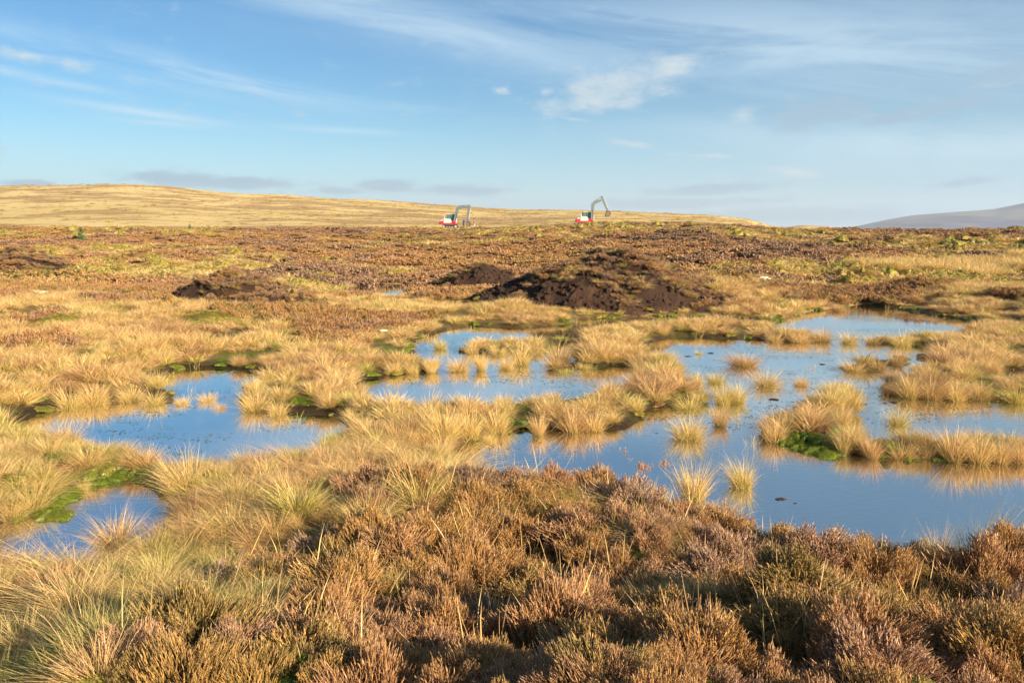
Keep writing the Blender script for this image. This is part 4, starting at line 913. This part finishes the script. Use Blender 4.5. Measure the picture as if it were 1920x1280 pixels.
# moss cushions one by one
MC = [(322, 1022, 78, 34, .12, 'bright green moss cushion right of the near left pool'), (452, 1008, 70, 34, .22, 'green moss cushion under straw grass right of the brightest cushion'), (505, 985, 80, 40, .10, 'deep green moss in the shade of a yellow-green tussock'),
      (700, 1112, 90, 50, .5, 'yellow-green moss hummock under grass in the centre foreground'), (235, 1178, 100, 40, .97, 'dark red bog moss patch in the left foreground'), (60, 1200, 90, 30, .15, 'green moss hummock at the left photo edge'), (1195, 975, 66, 30, .66, 'yellow and red moss cushion among grey heather'),
      (1540, 832, 86, 22, .30, 'green moss bank on the water side of the spit'), (1500, 822, 50, 16, .32, 'small green moss lobe at the tip of the spit'), (200, 885, 90, 16, .18, 'flat bright green moss behind the near left pool'), (270, 890, 70, 18, .2, 'flat green moss at the right back of the near left pool'),
      (95, 935, 80, 26, .32, 'yellow-green moss left of the near left pool'), (155, 878, 60, 14, .85, 'brown-red moss patch beside the flat green moss'), (680, 1235, 60, 36, .42, 'small yellow-green moss cushion at the bottom'), (120, 600, 130, 24, .6, 'broad yellow-green moss hummock on the left moor'),
      (390, 600, 150, 26, .62, 'golden moss hummock below the left peat mound'), (690, 1010, 30, 14, .2, 'small green moss tuft in the centre'), (1545, 812, 40, 22, .9, 'dark red moss on the spit behind the green bank')]
for px, py, wpx, hpx, ti, lab_ in MC:
    z0 = 0.2
    for _ in range(5): x, y = at(px, py, z0); z0 = float(total_h(np.array([x]), np.array([y]))[0][0])
    k = y / FPX; me = CUSH[pick_rng.randrange(3)]; o = link('moss_cushion', me); o.location = (x, y, max(z0, 0) - 0.01)
    o.scale = (wpx * k / 0.28, wpx * k / 0.28 * 0.8, max(hpx * k / 0.2, .12)); o.rotation_euler = (0, 0, pick_rng.uniform(-.4, .4)); o['tint'] = ti
    tag(o, lab_, 'moss', 'moss cushions')

# pale lumps and floating clods
M_pale = simple('bleached_moss', (0.62, 0.58, 0.42), 0.95, var=0.35, scale=14)
for i, (px, py, wpx, lab_) in enumerate([(68, 552, 40, 'pale bleached moss lump near the left edge'), (322, 553, 34, 'pale bleached moss lump below the left peat mound'), (302, 510, 26, 'cream moss lump on the left shoulder of the peat mound'), (450, 532, 30, 'cream streak of moss on the right slope of the left mound'),
                                     (716, 624, 18, 'small white lump in brown heather left of the pools'), (1852, 504, 20, 'small pale lump by the tall grass on the right'), (1430, 536, 24, 'pale lump at the right foot of the large mound'), (172, 468, 12, 'tiny pale lump behind the left peat bank')]):
    z0 = 0.4
    for _ in range(5): x, y = at(px, py, z0); z0 = float(total_h(np.array([x]), np.array([y]))[0][0]) + 0.05
    me = clod_mesh(40 + i, 1.0, 0.45, 3, M_pale, 'pale_lump'); o = link('pale_lump', me); s = wpx * y / FPX / 2; o.scale = (s, s * .6, s * .6); o.location = (x, y, z0 + 0.05)
    tag(o, lab_, 'moss lump', 'pale lumps on the moor')
M_wetpeat = simple('wet_peat', (0.045, 0.025, 0.016), 0.45, var=0.5, scale=12)
for i, (px, py, wpx, lab_) in enumerate([(1466, 936, 22, 'dark floating peat clod in the open near water'), (1491, 943, 9, 'tiny peat crumb right of the floating clod'), (1452, 749, 18, 'flat dark clod left of the spit'), (1617, 757, 16, 'reddish clod touching the right side of the spit'), (1676, 754, 20, 'dark clod above the lone round tussock'),
                                     (1660, 756, 10, 'small clod left of the dark one above the lone tussock'), (1332, 662, 14, 'dark clod right of the tiny green tuft'), (1543, 683, 12, 'dark green clod in the far water'), (1319, 803, 12, 'brown clod left of the narrow upright tussock'), (1290, 668, 12, 'brown speck left of the tiny green tuft')]):
    x, y = at(px, py, 0); s = wpx * y / FPX / 2; me = clod_mesh(60 + i, 1.0, 0.4, 2, M_wetpeat); o = link('peat_clod', me); o.scale = (s, s * .8, s * .5); o.location = (x, y, 0.0)
    tag(o, lab_, 'peat clod', 'peat clods floating in the pools')

# ------------------------------------------------------------------ young spruces
M_needle = simple('spruce_needles', (0.08, 0.15, 0.05), 0.7, var=0.3, scale=20); M_bark = simple('spruce_bark', (0.12, 0.08, 0.05), 0.9)
def spruce(px, py, hpx, lab_, seed):
    z0 = 1.2
    for _ in range(6): x, y = at(px, py, z0); z0 = float(total_h(np.array([x]), np.array([y]))[0][0])
    H = 1.3 * hpx * y / FPX; e = empty('spruce_tree', (x, y, z0 - 0.03)); g = random.Random(seed)
    vs = []; fs = []
    for j in range(8):
        for zz, rr_ in ((0, 0.03), (H * 0.98, 0.006)):
            vs.append((rr_ * math.cos(j * .785), rr_ * math.sin(j * .785), zz))
    for j in range(8): a = 2 * j; b_ = 2 * ((j + 1) % 8); fs.append((a, b_, b_ + 1, a + 1))
    link('trunk', mesh_np('trunk', np.array(vs), [np.array(fs)]), M_bark, e)
    vs = []; fs = []
    for lv in range(14):
        zz = H * (0.12 + 0.86 * lv / 14); Rb = H * 0.36 * (1 - lv / 14.5) + 0.03
        for b_ in range(9):
            a = g.random() * 6.28; L = Rb * g.uniform(0.7, 1.1); up = g.uniform(-0.1, 0.35)
            for s in range(7):
                f_ = (s + 0.5) / 7; cx, cy, cz = math.cos(a) * L * f_, math.sin(a) * L * f_, zz + up * L * f_
                for sd2 in (-1, 1):
                    a2 = a + sd2 * 0.9; l2 = 0.10 * (1.2 - f_) + 0.03; i0 = len(vs)
                    vs += [(cx, cy, cz - 0.012), (cx, cy, cz + 0.015), (cx + math.cos(a2) * l2, cy + math.sin(a2) * l2, cz + g.uniform(-.02, .03))]; fs.append((i0, i0 + 1, i0 + 2))
    link('crown', mesh_np('crown', np.array(vs), [np.array(fs)]), M_needle, e)
    tag(e, lab_, 'spruce tree', 'young spruces on the moor')
spruce(152, 442, 22, 'small green spruce alone on the brown moor at left', 1); spruce(356, 431, 11, 'tiny green spruce at the moor edge below the hill', 2)

# ------------------------------------------------------------------ excavators
M_white = simple('white_paint', (0.52, 0.53, 0.52), 0.35, var=0.06); M_red = simple('red_paint', (0.42, 0.03, 0.04), 0.35, var=0.15); M_grey = simple('grey_paint', (0.42, 0.46, 0.47), 0.45, var=0.1)
M_boom = simple('pale_grey_paint', (0.14, 0.165, 0.165), 0.45, var=0.12); M_dark = simple('dark_rubber', (0.03, 0.03, 0.032), 0.7); M_steel = simple('rusty_steel', (0.17, 0.11, 0.08), 0.6, var=0.4, scale=4); M_chrome = simple('cylinder_rod', (0.5, 0.5, 0.5), 0.25, 1.0); M_orange = simple('beacon_orange', (0.9, 0.3, 0.03), 0.3)
m, t, out = new_mat('cab_glass'); M_glass = m
b = t.new('ShaderNodeBsdfPrincipled', ins={'Base Color': (0.10, 0.20, 0.18, 1), 'Roughness': 0.08, 'Alpha': 0.72}); t.l.new(b.outputs[0], out.inputs[0])
def box(bm_, c, s, bev=0.03, rot=None):
    r = bmesh.ops.create_cube(bm_, size=1.0); vs = r['verts']; bmesh.ops.scale(bm_, vec=s, verts=vs)
    if bev: 
        es = list({e for v in vs for e in v.link_edges}); rb = bmesh.ops.bevel(bm_, geom=es, offset=bev, segments=2, affect='EDGES'); vs = list({v for f in rb['faces'] for v in f.verts} | {v for v in vs if v.is_valid})
    if rot is not None: bmesh.ops.rotate(bm_, cent=(0, 0, 0), matrix=rot, verts=vs)
    bmesh.ops.translate(bm_, vec=c, verts=vs); return vs
def done(bm_, name, mat, parent):
    me = bpy.data.meshes.new(name); bmesh.ops.recalc_face_normals(bm_, faces=bm_.faces); bm_.to_mesh(me); bm_.free(); return link(name, me, mat, parent)
def plate(name, pts, y0, y1, mat, parent, bev=0.015):
    """side outline (x,z) given a width in y"""
    bm_ = bmesh.new(); a = [bm_.verts.new((x, y0, z)) for x, z in pts]; f = bm_.faces.new(a); r = bmesh.ops.extrude_face_region(bm_, geom=[f])
    bmesh.ops.translate(bm_, vec=(0, y1 - y0, 0), verts=[v for v in r['geom'] if isinstance(v, bmesh.types.BMVert)])
    if bev: bmesh.ops.bevel(bm_, geom=list(bm_.edges), offset=bev, segments=1, affect='EDGES')
    return done(bm_, name, mat, parent)
def rod(name, a, b_, y, r, mat, parent):
    a = Vector((a[0], y, a[1])); b_ = Vector((b_[0], y, b_[1])); d = b_ - a; bm_ = bmesh.new()
    bmesh.ops.create_cone(bm_, cap_ends=True, segments=12, radius1=r, radius2=r, depth=d.length)
    bmesh.ops.rotate(bm_, cent=(0, 0, 0), matrix=d.to_track_quat('Z', 'Y').to_matrix(), verts=bm_.verts); bmesh.ops.translate(bm_, vec=(a + b_) / 2, verts=bm_.verts)
    return done(bm_, name, mat, parent)
def limb(name, p, w0, w1, y0, y1, mat, parent):
    """tapered box beam between two (x,z) joints"""
    (ax, az_), (bx_, bz) = p; dx, dz = bx_ - ax, bz - az_; L = math.hypot(dx, dz); nx_, nz = -dz / L, dx / L
    return plate(name, [(ax + nx_ * w0 / 2, az_ + nz * w0 / 2), (ax - nx_ * w0 / 2, az_ - nz * w0 / 2), (bx_ - nx_ * w1 / 2, bz - nz * w1 / 2), (bx_ + nx_ * w1 / 2, bz + nz * w1 / 2)], y0, y1, mat, parent)
def excavator(loc, rz, lab_, foot, knee, elbow, st_top, st_end, bucket_rot, beacon=False, blade=True):
    e = empty('excavator', loc, rz)
    for s in (-1, 1):                                   # tracks with pads, rollers
        y0 = s * 0.85 - 0.22; tr = plate('track', [(-1.45, 0.28), (-1.3, 0.06), (-1.1, 0.0), (1.1, 0.0), (1.3, 0.06), (1.45, 0.28), (1.38, 0.5), (1.2, 0.6), (-1.2, 0.6), (-1.38, 0.5)], y0, y0 + 0.44, M_dark, e, 0.02)
        bm_ = bmesh.new()
        for k in range(14):
            for zz in (0.0, 0.61): box(bm_, (-1.15 + k * 0.177, s * 0.85, zz), (0.06, 0.46, 0.05), 0)
        done(bm_, 'track_pads', M_dark, tr)['kind'] = 'stuff'
        for k, xx in enumerate((-1.12, -0.5, 0.0, 0.5, 1.12)):
            bm_ = bmesh.new(); bmesh.ops.create_cone(bm_, cap_ends=True, segments=14, radius1=0.2 if k in (0, 4) else 0.12, radius2=0.2 if k in (0, 4) else 0.12, depth=0.5)
            bmesh.ops.rotate(bm_, cent=(0, 0, 0), matrix=Matrix.Rotation(math.pi / 2, 3, 'X'), verts=bm_.verts); bmesh.ops.translate(bm_, vec=(xx, s * 0.85, 0.3 if k in (0, 4) else 0.2), verts=bm_.verts); done(bm_, 'roller', M_grey, tr)
    bm_ = bmesh.new(); box(bm_, (0, 0, 0.42), (1.5, 1.3, 0.36)); done(bm_, 'undercarriage', M_dark, e)
    if blade: plate('dozer_blade', [(-2.15, 0.05), (-2.05, 0.3), (-2.15, 0.55), (-2.08, 0.58), (-1.97, 0.3), (-2.06, 0.03)], -1.1, 1.1, M_steel, e); bm_ = bmesh.new(); box(bm_, (-1.7, 0.4, 0.3), (0.8, 0.1, 0.12), 0); box(bm_, (-1.7, -0.4, 0.3), (0.8, 0.1, 0.12), 0); done(bm_, 'blade_arms', M_dark, e)
    plate('turntable_deck', [(-1.7, 0.64), (1.45, 0.64), (1.45, 0.88), (-1.7, 0.88)], -1.12, 1.12, M_red, e, 0.03)
    plate('counterweight', [(-1.95, 0.7), (-1.2, 0.66), (-1.2, 1.28), (-1.86, 1.24), (-1.98, 1.0)], -1.08, 1.08, M_red, e, 0.06)
    plate('engine_hood', [(-1.88, 1.27), (-1.22, 1.30), (-1.22, 1.62), (-1.7, 1.55)], -1.04, 1.04, M_grey, e, 0.05)
    plate('side_cover', [(-1.16, 0.91), (0.32, 0.91), (0.36, 1.3), (0.1, 1.72), (-1.16, 1.8)], -1.09, -0.30, M_white, e, 0.06)
    plate('rear_cover', [(-1.16, 0.91), (-0.75, 0.91), (-0.75, 1.8), (-1.16, 1.8)], -0.28, 1.04, M_white, e, 0.04)
    bm_ = bmesh.new(); box(bm_, (-0.95, -0.7, 2.0), (0.13, 0.13, 0.42), 0.02); done(bm_, 'exhaust', M_white, e)
    bm_ = bmesh.new(); box(bm_, (0.65, -0.75, 1.08), (0.9, 0.6, 0.34), 0.05); done(bm_, 'tool_box', M_red, e)
    # cab
    cab = plate('cab', [(-0.62, 0.91), (0.92, 0.91), (1.05, 1.3), (1.03, 1.42), (-0.62, 1.42)], 0.02, 1.04, M_white, e, 0.03)
    plate('cab_roof', [(-0.68, 2.52), (0.86, 2.52), (0.8, 2.62), (-0.6, 2.62)], -0.02, 1.08, M_white, cab, 0.02)
    for (x_, xt) in ((-0.58, -0.58), (0.15, 0.15), (0.98, 0.80)):
        for y_ in (0.05, 0.99): limb('cab_post', ((x_, 1.40), (xt, 2.53)), 0.08, 0.08, y_ - 0.035, y_ + 0.035, M_dark, cab)
    for y_ in (0.055, 0.985): plate('side_window', [(-0.53, 1.43), (0.93, 1.43), (0.77, 2.51), (-0.53, 2.51)], y_ - 0.006, y_ + 0.006, M_glass, cab, 0)
    plate('windscreen', [(0.975, 1.43), (0.985, 1.43), (0.805, 2.51), (0.795, 2.51)], 0.09, 0.95, M_glass, cab, 0); plate('rear_window', [(-0.585, 1.43), (-0.575, 1.43), (-0.575, 2.51), (-0.585, 2.51)], 0.09, 0.95, M_glass, cab, 0)
    bm_ = bmesh.new(); box(bm_, (-0.1, 0.52, 1.55), (0.5, 0.5, 0.16), 0.04); box(bm_, (-0.32, 0.52, 1.95), (0.13, 0.46, 0.7), 0.05); done(bm_, 'driver_seat', M_dark, cab)
    bm_ = bmesh.new(); box(bm_, (1.05, -0.32, 2.1), (0.05, 0.2, 0.34), 0.02); box(bm_, (1.02, -0.2, 1.9), (0.03, 0.03, 1.5), 0); done(bm_, 'mirror', M_white, e)
    if beacon:
        bm_ = bmesh.new(); bmesh.ops.create_cone(bm_, cap_ends=True, segments=12, radius1=0.09, radius2=0.07, depth=0.18); bmesh.ops.translate(bm_, vec=(-0.2, 0.5, 2.71), verts=bm_.verts); done(bm_, 'beacon', M_orange, e)
    # boom, stick, cylinders, bucket
    yb = -0.30
    bm_ = bmesh.new(); box(bm_, (foot[0] - 0.05, yb, foot[1] + 0.05), (0.5, 0.5, 0.5), 0.05); done(bm_, 'boom_foot', M_dark, e)
    bo = limb('boom', (foot, knee), 0.38, 0.58, yb - 0.14, yb + 0.14, M_boom, e); limb('boom_upper', (knee, elbow), 0.56, 0.38, yb - 0.135, yb + 0.135, M_boom, bo)
    d1 = (foot[0] + 0.45, foot[1] - 0.05); k1 = (foot[0] * .35 + knee[0] * .65 + 0.1, foot[1] * .35 + knee[1] * .65)
    for y_ in (yb - 0.2, yb + 0.2): rod('boom_cylinder', d1, ((d1[0] + k1[0]) / 2, (d1[1] + k1[1]) / 2), y_, 0.065, M_white, bo); rod('boom_rod', ((d1[0] + k1[0]) / 2, (d1[1] + k1[1]) / 2), k1, y_, 0.035, M_chrome, bo)
    ku = (knee[0] + 0.15, knee[1] + 0.30); mid_ = ((ku[0] + st_top[0]) / 2, (ku[1] + st_top[1]) / 2)
    rod('stick_cylinder', ku, mid_, yb, 0.07, M_boom, bo); rod('stick_rod', mid_, st_top, yb, 0.04, M_chrome, bo)
    sk = limb('stick', (st_top, st_end), 0.44, 0.26, yb - 0.12, yb + 0.12, M_boom, e)
    dx, dz = st_end[0] - st_top[0], st_end[1] - st_top[1]; L = math.hypot(dx, dz); nx_, nz = -dz / L, dx / L
    sgn = 1 if nx_ > 0 else -1; c0 = (st_top[0] + dx * .2 + nx_ * .28 * sgn, st_top[1] + dz * .2 + nz * .28 * sgn); c1 = (st_top[0] + dx * .85 + nx_ * .24 * sgn, st_top[1] + dz * .85 + nz * .24 * sgn)
    rod('bucket_cylinder', c0, c1, yb, 0.06, M_grey, sk); rod('bucket_link', c1, (st_end[0] + .1, st_end[1] - .15), yb, 0.05, M_steel, sk)
    ca, sa = math.cos(bucket_rot), math.sin(bucket_rot)
    T = lambda p: (st_end[0] + p[0] * ca - p[1] * sa, st_end[1] + p[0] * sa + p[1] * ca)
    prof = [(-0.18, 0.0), (0.22, 0.02), (0.46, -0.30), (0.48, -0.68), (0.25, -0.98), (-0.12, -1.06), (-0.62, -0.98)]
    inner = [(-0.56, -0.92), (-0.10, -0.99), (0.2, -0.92), (0.41, -0.66), (0.39, -0.33), (0.18, -0.05), (-0.14, -0.07)]
    bk = plate('bucket', [T(p) for p in prof + inner], yb - 0.5, yb + 0.5, M_steel, e, 0)
    for y_ in (yb - 0.5, yb + 0.47): plate('bucket_side', [T(p) for p in prof], y_, y_ + 0.03, M_steel, bk, 0)
    for k in range(5):
        y_ = yb - 0.48 + k * 0.22; plate('tooth', [T((-0.60, -0.91)), T((-0.80, -0.98)), T((-0.60, -1.0))], y_, y_ + 0.08, M_steel, bk, 0)
    tag(e, lab_, 'excavator', 'excavators working on the moor'); return e
D_E = 150.0
def moor_pt(px, py, d): return ((px - 960) / FPX * d, d, CAMZ - (py - 415) / FPX * d)
excavator(moor_pt(845, 427.5, D_E), R(0), 'left red and white tracked excavator, arm bent down beside two people', (0.75, 0.95), (1.5, 3.75), (3.45, 3.9), (3.65, 4.25), (3.2, 1.25), R(20), blade=False)
excavator(moor_pt(1097, 423.5, D_E), R(0), 'right red and white excavator with boom raised high and bucket hanging', (1.0, 0.95), (1.25, 4.1), (2.75, 4.75), (2.8, 5.45), (3.95, 2.75), R(8), beacon=True)
# the rest of the hill keeps its height; put soil pads level under the tracks
# ------------------------------------------------------------------ people
def skin_figure(joints, edges, radii, mat, name, parent):
    me = bpy.data.meshes.new(name); me.from_pydata(joints, edges, []); o = link(name, me, None, parent)
    md = o.modifiers.new('skin', 'SKIN'); md.use_smooth_shade = True
    for i, r_ in enumerate(radii): me.skin_vertices[0].data[i].radius = (r_, r_)
    me.skin_vertices[0].data[0].use_root = True
    o.modifiers.new('sub', 'SUBSURF').levels = 1; o.modifiers['sub'].render_levels = 2
    dg = bpy.context.evaluated_depsgraph_get(); ev = o.evaluated_get(dg); m2 = bpy.data.meshes.new_from_object(ev); o.modifiers.clear(); o.data = m2; m2.materials.clear(); m2.materials.append(mat); return o
M_blue = simple('blue_overall', (0.03, 0.05, 0.16), 0.8); M_skin = simple('skin', (0.5, 0.3, 0.22), 0.6); M_brown = simple('brown_coat', (0.22, 0.13, 0.10), 0.85); M_pale = simple('pale_trousers', (0.45, 0.40, 0.36), 0.85); M_boot = simple('dark_boot', (0.05, 0.045, 0.04), 0.7); M_hair = simple('dark_hair', (0.06, 0.04, 0.03), 0.8)
def person(loc, rz, lab_, coat, legs, lean):
    e = empty('person', loc, rz)
    L = lean
    J = [(0, 0, 0.95), (0.5 * L * 0.5, 0, 1.18), (L * 0.7, 0, 1.42), (L * 0.85, 0, 1.50), (L * 1.0 + 0.02, 0, 1.60), (L * 1.05 + 0.03, 0, 1.70),
         (L * 0.7, 0.19, 1.42), (L * 0.7 + 0.05, 0.24, 1.15), (L * 0.7 + 0.24, 0.20, 1.0), (L * 0.7, -0.19, 1.42), (L * 0.7 + 0.03, -0.25, 1.15), (L * 0.7 + 0.20, -0.20, 0.98),
         (0, 0.10, 0.88), (0.03, 0.12, 0.50), (-0.02, 0.13, 0.10), (0.14, 0.14, 0.05), (0, -0.10, 0.88), (0.02, -0.12, 0.50), (-0.04, -0.13, 0.10), (0.12, -0.14, 0.05)]
    E = [(0, 1), (1, 2), (2, 3), (3, 4), (4, 5), (2, 6), (6, 7), (7, 8), (2, 9), (9, 10), (10, 11), (0, 12), (12, 13), (13, 14), (14, 15), (0, 16), (16, 17), (17, 18), (18, 19)]
    Rd = [0.19, 0.20, 0.19, 0.06, 0.09, 0.08, 0.075, 0.055, 0.04, 0.075, 0.055, 0.04, 0.10, 0.075, 0.055, 0.045, 0.10, 0.075, 0.055, 0.045]
    b_ = skin_figure(J, E, Rd, coat, 'body', e); b_.data.materials.append(legs); b_.data.materials.append(M_skin)
    for p in b_.data.polygons:
        z_ = p.center.z
        p.material_index = 2 if (z_ > 1.53 or (z_ < 1.03 and p.center.x > L * .7 + .19 and abs(p.center.y) > .12)) else 1 if z_ < 0.84 else 0
    bm_ = bmesh.new(); bmesh.ops.create_uvsphere(bm_, u_segments=14, v_segments=8, radius=0.105)
    for v in bm_.verts: v.co.x = v.co.x * 1.1 - 0.02; v.co.z = max(v.co.z, -0.03) if v.co.x > -0.02 else v.co.z
    bmesh.ops.translate(bm_, vec=(L * 1.05 + 0.01, 0, 1.70), verts=bm_.verts); done(bm_, 'hair', M_hair, e)
    for y_ in (0.13, -0.13): bm_ = bmesh.new(); box(bm_, (0.05, y_, 0.06), (0.28, 0.11, 0.14), 0.04); done(bm_, 'boot', M_boot, e)
    tag(e, lab_, 'person', 'people watching the excavator'); return e
person(moor_pt(870, 427.5, D_E - 1.5), R(-40), 'person in dark blue work clothes standing beside the excavator bucket', M_blue, M_blue, 0.16)
person(moor_pt(890, 428.0, D_E - 1.0), R(170), 'person in brown coat and pale trousers standing right of the bucket', M_brown, M_pale, 0.04)
